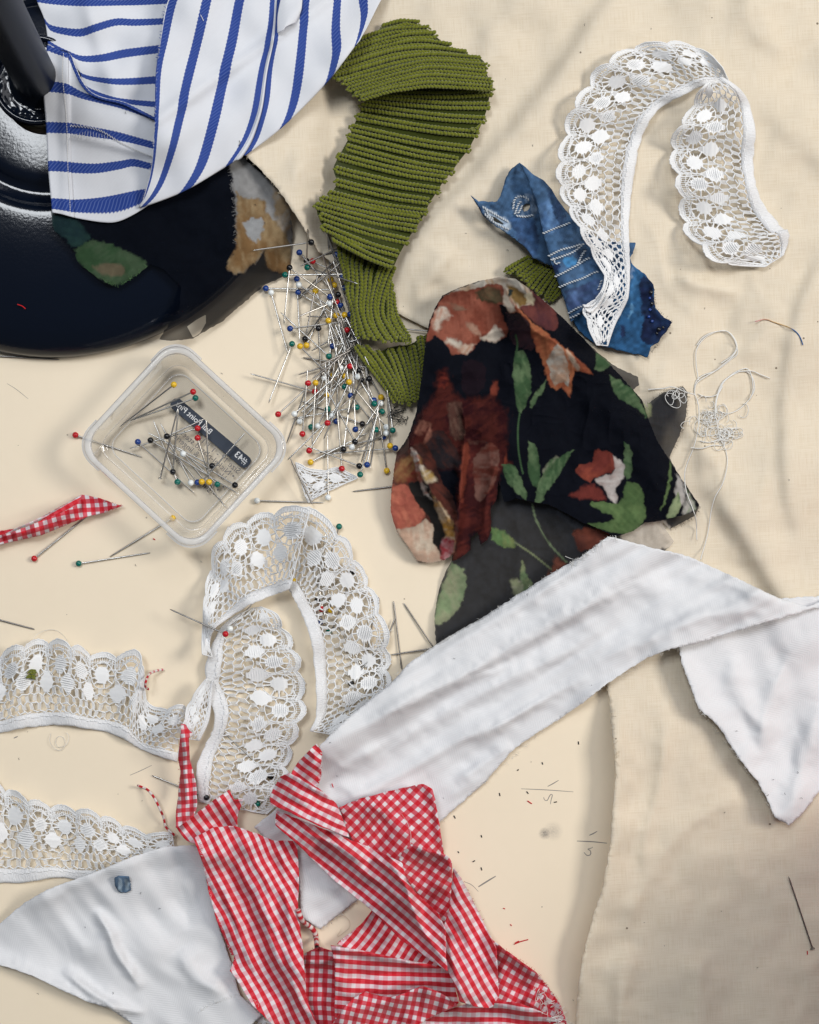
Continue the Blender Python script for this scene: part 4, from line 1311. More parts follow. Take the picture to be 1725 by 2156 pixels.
# ================================================================ FLORAL CHIFFON
RUST = (.29, .095, .062); RUST2 = (.44, .22, .155); CRM = (.62, .55, .46); MAR = (.028, .006, .008); MAR2 = (.070, .016, .013)
floral = empty('floral_chiffon', 1150, 950, 'large dark chiffon piece printed with rust tulips and green leaves, in the centre', 'fabric')
fa_out = [(897, 714), (905, 675), (931, 623), (961, 608), (1057, 582), (1115, 608), (1185, 669), (1258, 742)] + R4([(870, 165), (962, 208), (967, 240), (940, 262), (1005, 340), (1000, 300)]) + \
    ZT([(600, 712), (700, 642), (830, 600), (862, 640), (850, 800), (800, 940), (770, 1000), (740, 1070), (800, 1180), (880, 1300), (938, 1382), (910, 1450), (740, 1542), (690, 1490), (700, 1520), (770, 1620), (740, 1660), (600, 1760), (300, 1900)]) + \
    [(1180, 1290), (1040, 1400), (925, 1420), (918, 1357), (915, 1297), (924, 1242), (940, 1200), (951, 1183), (960, 1100), (900, 1050), (862, 1000), (861, 916), (877, 868), (889, 790)]
stem = lambda pts, c, wd: (pts, c, .9, wd, 'line')
fa_items = [
    (ZF2([(375, 600), (450, 660), (430, 800), (360, 890), (290, 915), (290, 870), (320, 740)]), (.30, .34, .20), .75, (.20, .30, .15)),
    (ZF2([(560, 425), (620, 430), (690, 490), (700, 530), (620, 520), (580, 490)]), (.11, .20, .075), .9, (.20, .24, .09)),
    stem(ZF2([(690, 500), (780, 560), (880, 640)]), (.17, .20, .11), 2.0), stem(ZF2([(780, 310), (800, 390), (860, 500), (950, 600)]), (.16, .21, .12), 2.2),
    (ZF2([(730, 590), (760, 680), (790, 720), (740, 760), (715, 700)]), GREEN2, .9, (.24, .28, .15)), (ZF2([(670, 685), (720, 690), (735, 760), (690, 775)]), (.42, .42, .32), .9, (.3, .33, .2)),
    (ZF2([(900, 570), (950, 610), (900, 660), (830, 700), (870, 640)]), (.16, .05, .035), .9, RUST),
    (ZF2([(985, 440), (1100, 425), (1180, 440), (1140, 500), (1060, 540), (1000, 530)]), (.16, .045, .03), .9, (.11, .035, .028)),
    (ZF2([(1330, 400), (1430, 380), (1500, 490), (1470, 530), (1300, 530), (1220, 470)]), (.55, .50, .45), .55),
    (ZF2([(1345, 320), (1420, 340), (1430, 390), (1340, 410)]), (.36, .29, .27), .6),
    (ZT([(480, 690), (600, 700), (610, 820), (520, 760)]), (.35, .30, .2), .55, (.28, .33, .15)),
    (R4([(790, 90), (830, 120), (850, 160), (800, 180), (780, 170)]), GREEN, .9, GREEN2)]
fa_o, fa_b = cloth('under_layer', fa_out, M['chiffon'], floral, step=3.2, lift=.6, noise=((60, 1.2), (24, .3)), crump=((50, 1.2), (20, .5)), dr=5, jag=.4, seed=51, thick=0,
                   rs=[(ZF2([(600, 300), (560, 500), (480, 700), (400, 900)]), 16, 2.0), (ZF2([(700, 300), (720, 500), (690, 760)]), 14, 2.0), (ZF2([(860, 300), (1000, 420), (1160, 440)]), 16, 2.5)],
                   paint=painter((.020, .023, .030), .85, fa_items, seed=52, mott=.2))
fb_out = [(897, 714), (905, 675), (917, 647), (931, 623), (961, 608), (1006, 592), (1057, 582), (1087, 588), (1115, 608), (1152, 639), (1185, 669), (1225, 709), (1258, 745)] + \
    ZT([(330, 440), (430, 545), (560, 690), (600, 815), (660, 960), (730, 1070), (800, 1180), (880, 1300), (935, 1380), (900, 1430), (800, 1455), (720, 1475), (660, 1490), (575, 1500), (500, 1555), (380, 1590), (190, 1500)]) + \
    ZF2([(1050, 410), (940, 350), (860, 310), (790, 300), (700, 280), (640, 300), (610, 190), (600, 290), (570, 330), (575, 440), (555, 490), (520, 510), (505, 450), (470, 480), (470, 540), (420, 578), (378, 596)]) + \
    ZF2([(385, 560), (340, 590), (260, 605), (200, 590), (150, 510), (100, 448), (70, 350), (72, 260), (85, 150), (100, 50), (140, 0)]) + [(861, 916), (877, 868), (889, 790)]
fb_items = [
    (ZF1([(500, 200), (640, 140), (760, 95), (940, 50), (1100, 100), (1160, 160), (1200, 240), (1100, 300), (980, 300), (900, 200), (700, 170)]), (.50, .46, .40), .96, (.42, .30, .2)),
    (ZF1([(370, 560), (400, 420), (470, 250), (520, 190), (640, 165), (720, 150), (900, 110), (960, 160), (970, 260), (920, 280), (970, 400), (988, 470), (960, 520), (900, 545), (850, 552), (780, 520), (740, 600), (690, 635), (640, 645), (560, 640), (520, 560), (470, 520), (440, 500), (390, 560)]), RUST, .97, (.20, .055, .035)),
    (ZF1([(410, 420), (440, 320), (500, 270), (545, 310), (560, 360), (490, 400), (480, 470), (450, 490)]), CRM, .97, RUST2), (ZF1([(520, 560), (600, 590), (640, 645), (700, 625), (745, 565), (680, 570), (600, 540), (540, 500)]), CRM, .97, (.45, .28, .2)),
    (ZF1([(780, 520), (840, 490), (890, 430), (940, 470), (950, 500), (880, 552)]), CRM, .97), (ZF1([(670, 395), (740, 420), (800, 500), (770, 510), (700, 470)]), (.42, .25, .18), .97, RUST),
    (ZF1([(440, 250), (560, 250), (680, 300), (640, 320), (520, 290)]), (.28, .16, .11), .97, RUST), (ZF1([(740, 180), (850, 130), (930, 170), (955, 260), (880, 255), (760, 230)]), (.07, .055, .03), .97, (.12, .07, .04)),
    (ZF1([(980, 120), (1060, 150), (1120, 190), (1150, 250), (1100, 290), (1020, 240)]), (.20, .12, .04), .96, (.12, .08, .03)),
    (ZF1([(1140, 140), (1220, 190), (1335, 290), (1365, 450), (1250, 445), (1120, 345), (1080, 280), (1180, 260)]), (.15, .045, .04), .93, (.09, .03, .035)),
    (ZF1([(1115, 195), (1150, 170), (1190, 220), (1185, 265), (1140, 255)]), (.58, .52, .36), .96), (ZF1([(985, 160), (1010, 145), (1030, 180), (1010, 205), (985, 195)]), (.02, .03, .03), .96),
    (ZF1([(970, 330), (1060, 340), (1140, 400), (1190, 610), (1020, 560), (985, 450)]), (.045, .022, .028), .95, (.02, .014, .02)),
    (ZF1([(955, 140), (990, 200), (1050, 280), (1120, 350), (1180, 410), (1280, 480), (1420, 590), (1540, 700), (1630, 795), (1520, 765), (1480, 780), (1465, 940), (1440, 960), (1390, 890), (1340, 915), (1280, 830), (1240, 690), (1200, 620), (1160, 480), (1140, 390), (1050, 330), (990, 330), (960, 240)]), (.42, .15, .07), .97, (.30, .085, .045)),
    (ZF1([(1280, 690), (1360, 560), (1420, 640), (1450, 850), (1420, 885), (1390, 840), (1350, 890), (1310, 830)]), (.52, .48, .42), .97, (.40, .26, .18)), (ZF1([(955, 150), (1000, 220), (1045, 310), (990, 325), (960, 240)]), (.58, .50, .40), .97), (ZF1([(1420, 600), (1520, 720), (1510, 765), (1450, 680)]), (.52, .40, .30), .97),
    (ZF1([(1045, 620), (1110, 620), (1150, 720), (1168, 880), (1140, 970), (1100, 1060), (1070, 1095), (1045, 1000), (1030, 860), (1022, 740)]), GREEN, .97, GREEN2),
    stem(ZF1([(1045, 500), (1058, 560), (1052, 625)]), GREEN, 2.0), stem(ZF1([(1075, 1090), (1062, 1200), (1065, 1350), (1085, 1479), (1100, 1540)]), GREEN, 1.8),
    (ZF1([(1278, 838), (1262, 900), (1200, 1000), (1152, 1065), (1160, 1010), (1200, 920)]), GREEN, .97, GREEN2),
    (ZF1([(435, 860), (490, 740), (540, 800), (570, 900), (640, 980), (700, 960), (830, 960), (880, 830), (910, 870), (900, 980), (985, 1080), (985, 1250), (960, 1400), (970, 1490), (150, 1490), (130, 1380), (240, 1300), (330, 1100), (430, 960)]), MAR, .93, MAR2),
    (ZF1([(650, 700), (760, 690), (820, 760), (800, 900), (700, 960), (640, 900)]), (.010, .006, .010), .97), (ZF1([(455, 840), (490, 750), (530, 800), (540, 880), (480, 900)]), (.20, .035, .022), .96, MAR),
    (ZF1([(855, 900), (890, 830), (910, 870), (890, 960), (850, 950)]), (.18, .04, .025), .96), (ZF1([(390, 1230), (480, 1220), (560, 1290), (620, 1400), (640, 1490), (350, 1490), (340, 1350)]), (.018, .015, .018), .95, (.05, .02, .018)),
    (ZF1([(540, 1010), (620, 1000), (640, 1150), (655, 1280), (560, 1250)]), (.17, .10, .075), .85, (.10, .045, .035)), (ZF1([(690, 1290), (880, 1330), (800, 1450), (700, 1490)]), (.20, .125, .10), .85, (.13, .06, .05)),
    (ZF1([(320, 1130), (420, 1180), (390, 1290), (300, 1360), (275, 1320)]), (.32, .14, .10), .93, MAR2), (ZF1([(920, 1380), (965, 1350), (970, 1470), (930, 1490)]), (.35, .08, .04), .95),
    (ZF2([(420, 0), (640, 0), (640, 100), (610, 180), (600, 290), (570, 330), (575, 440), (555, 490), (520, 510), (500, 440), (465, 480), (470, 540), (420, 580), (370, 600), (400, 420), (410, 200)]), (.095, .020, .016), .95, (.040, .009, .010)),
    (ZF2([(480, 80), (560, 0), (610, 40), (600, 180), (520, 300), (490, 240)]), (.20, .10, .08), .93, (.13, .035, .025)), (ZF2([(425, 20), (465, 20), (440, 240), (415, 300)]), (.17, .04, .025), .96),
    (ZF2([(75, 120), (230, 0), (330, 200), (400, 330), (390, 600), (250, 610), (60, 350)]), (.045, .020, .018), .96, (.10, .03, .022)),
    (ZF2([(75, 215), (150, 215), (200, 290), (240, 350), (230, 400), (180, 430), (100, 445), (60, 360)]), (.48, .155, .10), .97, (.36, .10, .07)), (ZF2([(90, 440), (180, 425), (240, 385), (290, 430), (300, 520), (330, 600), (260, 615), (190, 600), (140, 510)]), (.60, .50, .39), .97, (.50, .34, .25)),
    (ZF2([(160, 200), (250, 200), (300, 330), (335, 420), (330, 535), (275, 490), (290, 430), (240, 350), (180, 270)]), (.014, .013, .013), .97), (ZF2([(90, 100), (200, 60), (230, 130), (200, 190), (90, 200)]), (.26, .14, .06), .96, (.14, .03, .02)),
    (ZF2([(205, 110), (260, 140), (305, 190), (265, 205), (215, 180)]), (.42, .28, .10), .97, CRM), (ZF2([(175, 30), (205, 60), (215, 140), (260, 260), (330, 320), (240, 250), (190, 120)]), (.62, .56, .50), .97, (.40, .14, .10)),
    (ZF2([(270, 250), (330, 320), (385, 420), (385, 560), (330, 590), (345, 470), (300, 340)]), (.50, .38, .26), .97, (.42, .22, .05)), (ZF2([(330, 480), (385, 480), (380, 570), (325, 595)]), (.34, .05, .06), .97, (.5, .3, .3)),
    (ZF2([(628, 110), (680, 110), (720, 170), (757, 290), (700, 250), (650, 190)]), GREEN, .97, GREEN2), (ZF2([(760, -10), (800, 20), (815, 100), (815, 200), (790, 230), (760, 150)]), GREEN, .97, GREEN2),
    (ZF2([(988, 36), (920, 150), (860, 240), (820, 305), (790, 303), (820, 180), (870, 90), (920, 70)]), GREEN, .97, GREEN2), (ZF2([(905, 70), (880, 110), (840, 155), (828, 190), (850, 115)]), (.36, .33, .26), .97, GREEN2),
    (ZF2([(1090, 38), (1150, 40), (1190, 70), (1200, 130), (1150, 160), (1090, 175), (1070, 205), (1000, 150), (1010, 115), (1080, 100)]), (.24, .055, .035), .97, (.16, .035, .028)),
    (ZF2([(968, 262), (1060, 213), (1120, 230), (1150, 295), (1080, 288), (1000, 280)]), (.20, .04, .03), .97, (.14, .03, .025)), (ZF2([(1185, 65), (1242, 110), (1242, 170), (1200, 230), (1212, 305), (1170, 290), (1140, 230), (1088, 180), (1190, 150)]), (.50, .46, .44), .97, (.40, .33, .31)),
    (ZF2([(1240, -10), (1278, 40), (1272, 180), (1245, 170), (1240, 60)]), GREEN, .97, GREEN2),
    (ZF2([(1250, 190), (1320, 220), (1348, 330), (1335, 400), (1260, 462), (1160, 445), (1045, 412), (1120, 402), (1200, 380), (1110, 340), (1055, 300), (1150, 300), (1220, 300)]), (.12, .19, .075), .96, (.075, .13, .05)),
    (ZF2([(1470, 90), (1478, 150), (1460, 270), (1420, 345), (1450, 250)]), (.10, .15, .06), .97), (ZF2([(1505, 155), (1552, 240), (1525, 330), (1500, 280)]), (.48, .45, .42), .97), (ZF2([(1510, 250), (1527, 300), (1500, 370), (1448, 387), (1480, 310)]), GREEN2, .97, PALEG), (ZF2([(1560, 240), (1602, 330), (1528, 362), (1550, 300)]), (.46, .44, .40), .97, (.2, .28, .15)),
    (ZT([(340, 530), (430, 570), (520, 650), (560, 720), (600, 820), (520, 740), (420, 690), (370, 620)]), GREEN, .97, GREEN2), (R4([(790, 90), (830, 120), (850, 160), (800, 185), (780, 170)]), GREEN, .97, GREEN2)]
fb_r = [(ZF1([(955, 130), (1050, 290), (1170, 420), (1300, 520), (1480, 660), (1640, 800)]), 9, 4.0, 2.0), (ZF1([(600, 1000), (660, 1100), (660, 1300), (650, 1479)]), 7, 3.0), (ZF2([(430, 40), (420, 250), (400, 450), (385, 600)]), 8, 6.0, 1.4),
        (ZF2([(190, 30), (250, 200), (330, 330), (385, 430)]), 8, 4.5), (ZF1([(480, 200), (700, 130), (940, 70), (1120, 140), (1300, 300)]), 18, 3.0, 1), (ZF2([(90, 100), (68, 300), (110, 450), (220, 600)]), 16, 3.5), (ZF2([(620, 60), (560, 250), (540, 480)]), 10, 2.5),
        (ZT([(100, 600), (350, 800), (560, 1100), (720, 1380)]), 30, 2.0), (ZF1([(1000, 560), (1040, 800), (1020, 1200), (980, 1479)]), 26, 2.2), (ZF1([(620, 700), (740, 800), (780, 1000)]), 22, 1.8)]
cloth('top_layer', fb_out, M['chiffon'], floral, step=2.2, lift=1.0, noise=((55, 1.4), (20, .35)), crump=((60, 1.2), (24, .5)), dr=6, jag=.35, seed=53, thick=0, rs=fb_r, paint=painter((.0035, .0045, .0085), .965, fb_items, edge=2.2, seed=54))
fray(ZT([(600, 712), (700, 642), (830, 600), (862, 640), (850, 800), (800, 940), (770, 1000)])[::-1], floral, M['bthread'], 60, (2, 7), .05, seed=17)
fray(ZT([(938, 1382), (910, 1450), (740, 1542)])[::-1], floral, M['bthread'], 40, (2, 7), .05, seed=18)
for k_ in range(6):
    p0 = ZH2([(1480 + k_ * 10, 560 + k_ * 14)])[0]
    rg = np.random.default_rng(60 + k_)
    c_ = np.array(ZH2([(1600, 640)])[0])
    pts = [c_ + rg.normal(0, 9, 2) * [1.6, 1] for _ in range(7)]
    thread('loose_thread', pts, .10, M['bthread'], floral, .8, 4)

# ================================================================ LACE
def lace(stations, label, seed, zf=None, lift=1.2, flip=False, parent=None, dr=4, wav=1.6, ph=0., PW=30.0, cut0=True):
    """stations: (header point, scallop point) pairs along the trim, layout units"""
    root = parent or empty('lace_trim', 0, 0, label, 'lace')
    Hh = np.array([s[0] for s in stations], float); Ss = np.array([s[1] for s in stations], float)
    mid = (Hh * .45 + Ss * .55)
    t = np.linspace(0, len(mid) - 1, (len(mid) - 1) * 12 + 1)
    Hc, Sc_ = catmull(Hh, t), catmull(Ss, t)
    mc = Hc * .45 + Sc_ * .55
    arc = np.r_[0, np.cumsum(np.hypot(*np.diff(mc, axis=0).T))] * .2
    p = 10.0
    L = max(p, round(arc[-1] / p) * p)
    arc = arc * L / arc[-1]
    D = drape_field(dr)
    rg = np.random.default_rng(seed)

    def S(u, v, dz=0.0):
        """u mm along, v mm across (0 header .. PW scallop) -> world"""
        u = np.asarray(u, float); v = np.asarray(v, float)
        ed = np.clip(np.minimum(u, L - u) / 6, 0, 1)
        u, v = u + ed * (1.5 * vnoise(u, v, 13, seed + 5) + .5 * vnoise(u, v, 5, seed + 6)), v + .9 * vnoise(u, v, 11, seed + 7) * np.clip(v / 6, 0, 1)
        v = v / PW
        hx = np.interp(u, arc, Hc[:, 0]); hy = np.interp(u, arc, Hc[:, 1])
        sx = np.interp(u, arc, Sc_[:, 0]); sy = np.interp(u, arc, Sc_[:, 1])
        x = hx + (sx - hx) * v; y = hy + (sy - hy) * v
        z = hsamp(D, x, y) + lift + 1.35 * wav * (.35 + .65 * v) * (1 + np.sin(2 * math.pi * u / 23 + ph + 1.3 * np.sin(u / 19))) + .3 * (1 + vnoise(u, v * PW, 6, seed))
        if zf is not None: z = z + zf(u / L, v)
        return W(x, y, z + dz), x, y, z

    # header tape
    nu = int(L / 1.0) + 1
    uu = np.linspace(0, L, nu)
    vv = np.array([0, .8, 2.0, 3.2, 4.4])
    U, Vv = np.meshgrid(uu, vv, indexing='ij')
    jit = .25 * vnoise(U, Vv, 2.0, seed + 2)
    P, x, y, z = S(U.ravel(), (Vv + jit).ravel(), (.25 * np.sin(Vv / 4.4 * math.pi)).ravel())
    a = np.arange(nu - 1)[:, None] * 5 + np.arange(4)[None]
    F = np.stack([a, a + 5, a + 6, a + 1], -1).reshape(-1, 4)
    mb = MB(); mb.add(P, F, np.stack([U.ravel(), Vv.ravel()], 1)); mb.build('header_tape', M['tape'], root, thick=.3)
    X_, Y_, Z_ = [x], [y], [z]
    # running stitch on the tape
    mb = MB()
    for u0 in np.arange(.5, L - 1.5, 2.0):
        q, *_ = S(np.linspace(u0, u0 + 1.35, 4), np.full(4, 3.1 + .25 * math.sin(u0)), .45)
        tube(q, .24e-3, 4, mb)
    mb.build('stitching', M['lace'], root)
    # motifs
    outer = [(k * p + 5.0, 21.2) for k in range(int(L / p))]
    inner = [(k * p + 10.0, 15.2) for k in range(-1, int(L / p))]
    inner = [c for c in inner if 2.0 < c[0] < L - 2.0]
    RO, RI, RR = 2.7, 2.95, 4.7

    def motif(c, r, nz, el):
        """a woven patch: close-set parallel threads cut to a stepped diamond, over a thin ground"""
        c = (c[0] + rg.normal(0, .3), c[1] + rg.normal(0, .3))
        sx_, sy_ = r * rg.uniform(.98, 1.2), r * rg.uniform(.98, 1.22)
        pw = 1.3 if el else 1.7
        n_ = 9
        vs_ = np.linspace(-.92, .92, n_) * sy_
        hw_ = sx_ * (1 - np.abs(vs_ / sy_) ** pw) ** (1 / pw) + np.where(np.arange(n_) % 2 == 0, .75, -.05) + .18 * rg.normal(size=n_)
        mb = MB()
        for k in range(n_):
            uq = np.clip(c[0] + np.linspace(-hw_[k], hw_[k], 4), 0, L)
            q, *_ = S(uq, np.full(4, c[1] + vs_[k]), .06)
            tube(q, np.array([.16, .30, .30, .16]) * 1e-3, 4, mb)
        P, *_ = S(np.clip(np.concatenate([c[0] - hw_ * .9, c[0] + hw_ * .9]), 0, L), np.concatenate([c[1] + vs_] * 2), 0.20)
        i = np.arange(n_ - 1)
        mb.add(P, np.stack([i, i + 1, n_ + i + 1, n_ + i], 1), np.zeros((len(P), 2)))
        mb.build('flower_motif', M['lace'], root)

    for c in outer: motif(c, RO, 8, False)
    for c in inner: motif(c, RI, 8, True)
    # net of threads
    w = p / 3; rh = 3.05
    edges = []
    def inside(q):
        if not (0 <= q[0] <= L): return 'out'
        for c in outer:
            if (q[0] - c[0]) ** 2 + (q[1] - c[1]) ** 2 < RR ** 2: return ('o', c)
        for c in inner:
            if (q[0] - c[0]) ** 2 + (q[1] - c[1]) ** 2 < (RI * .93) ** 2: return ('i', c)
        if q[1] > 26.2: return 'top'
        return None
    nrow = 8
    for r in range(nrow):
        v0 = 4.6 + r * rh
        for k in range(-1, int(L / w) + 2):
            u0 = k * w + (r % 2) * w / 2
            A = (u0, v0 + .30 * rh); B = (u0 + w / 2, v0 - .02 * rh); C2 = (u0 + w, v0 + .30 * rh)
            edges.append((A, B, 0)); edges.append((B, C2, 0)); edges.append((A, (u0, v0 + rh * .98), 1))
    mb = MB()
    for A, B, kind in edges:
        A = np.array(A) + rg.normal(0, .28, 2); B = np.array(B) + rg.normal(0, .28, 2)
        ia, ib = inside(A), inside(B)
        if ia and ib: continue
        if 'out' in (ia, ib) or 'top' in (ia, ib): 
            if 'out' in (ia, ib): continue
        if ia or ib:
            if ia: A, B, ia, ib = B, A, ib, ia
            if ib != 'top':
                c = np.array(ib[1]); rr_ = RR if ib[0] == 'o' else RI * .9
                d = B - c; d = d / (np.linalg.norm(d) + 1e-9)
                B = c + d * rr_
        uu = np.linspace(A[0], B[0], 3); vv = np.linspace(A[1], B[1], 3)
        if kind == 1:
            for s in (-.6, -.2, .2, .6):
                q, *_ = S(uu + s, vv, .05 * s)
                tube(q, .20e-3, 3, mb)
        else:
            q, *_ = S(uu, vv, .06)
            tube(q, .30e-3, 4, mb)
    # rings and spokes round the outer flowers
    for c in outer:
        an = np.linspace(0, 2 * math.pi, 23)
        rq = RR * (.95 + .12 * rg.random(23)); rq[-1] = rq[0]
        uq = c[0] + np.cos(an) * rq; vq = c[1] + np.sin(an) * rq
        m = (uq >= 0) & (uq <= L)
        q, *_ = S(np.clip(uq, 0, L), vq, .05); tube(q, .24e-3, 4, mb)
        for a_ in np.arange(9) * 2 * math.pi / 9 + rg.normal(0, .12, 9):
            rr_ = np.array([RO * .85, (RO + RR) / 2, RR])
            q, *_ = S(np.clip(c[0] + np.cos(a_) * rr_, 0, L), c[1] + np.sin(a_) * rr_, .05)
            tube(q, .36e-3, 4, mb)
    # filling between the flowers and the scallops
    for k in range(int(L / p) + 1):
        for du, v1 in ((0, 21.5), (-1.3, 23.3), (1.3, 23.3)):
            if 0 <= k * p + du <= L:
                q, *_ = S(np.full(3, k * p + du), np.linspace(v1, 27.0, 3), .05); tube(q, .24e-3, 4, mb)
        if 1.5 <= k * p <= L - 1.5:
            q, *_ = S(np.linspace(k * p - 2, k * p + 2, 4), np.full(4, 23.6), .05); tube(q, .24e-3, 4, mb)
    # cut ends
    for ue in (0.15, L - .15):
        q, *_ = S(np.full(14, ue), np.linspace(2, 27, 14), .05); tube(q, .24e-3, 4, mb)
    net = mb.build('thread_net', M['lace'], root); net['kind'] = 'stuff'
    # scalloped edge
    uu = np.arange(0, L + .01, .5)
    sc = np.abs(np.sin(math.pi * uu / p)) ** .75
    vo = 27.6 + 2.3 * sc; vi = 26.5 + 1.75 * sc
    mb = MB()
    n = len(uu)
    rowsP = []
    for f in (0, .5, 1):
        P, x, y, z = S(uu, vi + (vo - vi) * f, .10 + .2 * math.sin(f * math.pi)); rowsP.append(P)
        X_.append(x); Y_.append(y); Z_.append(z)
    P = np.concatenate(rowsP)
    i = np.arange(n - 1)
    mb.add(P, np.concatenate([np.stack([i + o_, i + 1 + o_, n + i + 1 + o_, n + i + o_], 1) for o_ in (0, n)]), np.concatenate([np.stack([uu * 1.15, vi], 1)] * 3))
    hatch = MB()
    for u0 in np.arange(.3, L, .85):
        s0 = abs(math.sin(math.pi * u0 / p)) ** .75
        q, *_ = S(np.full(3, u0), np.linspace(24.3 + 1.5 * s0, 27.6 + 2.3 * s0, 3), .12); tube(q, .17e-3, 3, mb)
    for vq, rq_ in ((vo, .27e-3), (vi - .15, .22e-3), (vi - 1.6, .17e-3)):
        q, *_ = S(uu, vq + .12 * rg.normal(size=len(uu)), .18); tube(q, rq_, 5, mb)
    mb.build('scalloped_edge', M['lace'], root)
    Ug, Vg = np.meshgrid(np.arange(0, L, .8), np.arange(4, 26, .8), indexing='ij')
    _, x, y, z = S(Ug.ravel(), Vg.ravel())
    hput(np.concatenate(X_ + [x]), np.concatenate(Y_ + [y]), np.concatenate(Z_ + [z + .3]))
    return root


def st(conv, *prs):
    return [(conv([h])[0], conv([s])[0]) for h, s in prs]


lace1 = lace(st(ZD, ((1125, 1470), (1030, 1460)), ((1170, 1330), (965, 1300)), ((1220, 1230), (935, 1190)), ((1275, 1110), (1075, 1050)), ((1288, 980), (1080, 930)), ((1290, 850), (1005, 790)), ((1282, 680), (905, 600)), ((1285, 480), (815, 440)), ((1310, 250), (735, 270)), ((1340, 60), (722, 100)))
             + st(ZL1, ((608, 880), (0, 870)), ((660, 740), (70, 650)), ((745, 600), (160, 470)), ((860, 515), (290, 260)), ((980, 455), (470, 130)), ((1095, 400), (700, 60)), ((1220, 380), (920, 62)), ((1285, 390), (1120, 140)), ((1310, 400), (1240, 250))),
             'curled white lace trim at upper right, its tip lying on the blue denim scrap', 71, lift=1.4, wav=2.0)
lace(st(ZL1, ((1240, 330), (1110, 390)), ((1390, 440), (1040, 470)), ((1465, 600), (965, 600)), ((1490, 760), (895, 700)), ((1478, 900), (850, 830)), ((1480, 1050), (872, 1030)), ((1510, 1200), (905, 1190)), ((1570, 1320), (910, 1320)), ((1650, 1420), (935, 1470)), ((1710, 1490), (1050, 1600))) +
     st(R2, ((1592, 968), (1225, 1035)), ((1597, 990), (1290, 1105)), ((1590, 1030), (1400, 1118)), ((1575, 1075), (1490, 1128))),
     'x', 72, parent=lace1, lift=2.0, wav=3.0, ph=1.0)
# twisted wisp near the tip
mb = MB()
for k_ in range(9):
    q = resample(ZD([(935 + k_ * 3, 1160 + k_ * 5), (1000, 1165 + k_ * 6), (1050 + k_ * 3, 1120 + k_ * 5), (1100 + k_ * 2, 1060 + k_ * 6)]), 4)
    z = hsamp(HF, q[:, 0], q[:, 1]) + .5 + .8 * np.sin(np.arange(len(q)) * .5 + k_)
    tube(W(q[:, 0], q[:, 1], z), .35e-3, 4, mb)
mb.build('twisted_wisp', M['lace'], lace1)

# small lace scrap by the pin heap
lace(st(R3, ((1290, 725), (1240, 553)), ((1296, 735), (1300, 592)), ((1302, 738), (1360, 596)), ((1310, 735), (1420, 588)), ((1318, 725), (1470, 612)), ((1330, 712), (1518, 628))),
     'small white triangular lace scrap between the pin heap and the middle lace', 73, lift=.8, wav=.4)
# lace at the left
lace(st(ZLL, ((-150, 965), (-150, 420)), ((0, 955), (0, 330)), ((180, 915), (180, 258)), ((400, 895), (400, 232)), ((560, 905), (545, 268)), ((700, 930), (690, 335)), ((830, 955), (880, 345)), ((920, 990), (1060, 352)), ((1000, 1040), (1090, 620)), ((1080, 1085), (1150, 758)), ((1200, 1130), (1330, 745)), ((1330, 1175), (1420, 742))),
     'white lace strip at the left edge, straight band along its lower side', 74, lift=1.2, wav=2.6, ph=2)
lace(st(ZLL, ((-150, 2090), (-150, 1230)), ((0, 2085), (0, 1310)), ((200, 2075), (150, 1400)), ((420, 2040), (330, 1478)), ((600, 2060), (540, 1508)), ((780, 2070), (750, 1558)), ((980, 2050), (930, 1635)), ((1180, 2010), (1125, 1700)), ((1340, 1960), (1290, 1690))),
     'white lace strip at the left edge just above the lower white twill', 75, lift=1.0, wav=2.0, ph=.5)
lace(st(R5, ((880, 1560), (985, 1400)), ((980, 1575), (1080, 1440)), ((1080, 1590), (1160, 1500))), 'corner of white lace showing below the gingham strip at the bottom edge', 76, lift=.8, wav=.5)
# lace in the middle
lace2 = lace(st(ZL, ((560, 925), (640, 915)), ((430, 985), (735, 960)), ((330, 1075), (800, 1050)), ((262, 1210), (865, 1150)), ((220, 1350), (930, 1280)), ((215, 1480), (965, 1410))) +
             st(ZC, ((395, 480), (1255, 480)), ((440, 650), (1250, 660)), ((430, 800), (1195, 850)), ((355, 950), (1130, 1050)), ((290, 1120), (1100, 1200)), ((285, 1280), (1000, 1400)), ((310, 1430), (950, 1545))),
             'large folded white lace trim in the middle, a red-headed pin resting on it', 77, lift=1.4, wav=2.0)
lace(st(ZL, ((1000, 1850), (1180, 1880)), ((1040, 1760), (1400, 1760)), ((1050, 1670), (1520, 1660)), ((1048, 1560), (1590, 1560)), ((1036, 1410), (1612, 1420)), ((1026, 1270), (1612, 1260)), ((1005, 1150), (1590, 1090)), ((975, 1060), (1530, 900)), ((935, 965), (1440, 690)), ((895, 885), (1335, 510)), ((865, 825), (1215, 335)), ((840, 782), (950, 125))),
     'x', 78, parent=lace2, lift=1.6, wav=2.4, ph=.7)
lace(st(ZL, ((275, 1300), (185, 1270)), ((250, 1200), (190, 1120)), ((275, 1100), (197, 950)), ((340, 1035), (210, 800)), ((460, 955), (250, 620)), ((560, 895), (295, 430)), ((670, 850), (470, 270)), ((770, 810), (720, 185)), ((850, 785), (1010, 150))),
     'x', 79, parent=lace2, lift=3.2, wav=2.6, ph=2.2)
lace(st(ZLL, ((1600, 560), (1540, 550)), ((1590, 700), (1440, 690)), ((1570, 860), (1390, 800)), ((1500, 1010), (1350, 990))), 'x', 80, parent=lace2, lift=.8, wav=.8)
pin(*f3((950, 1290), (715, 1185)), 'red', 'red-headed pin resting on the folded middle lace, point to the left', G, zh=2.4 + max(float(hsamp(HF, *R3([(a_, 1290 + (a_ - 950) * .447)])[0])) for a_ in (950, 920, 890, 860, 830)), zt=9.0, mat='dsteel')
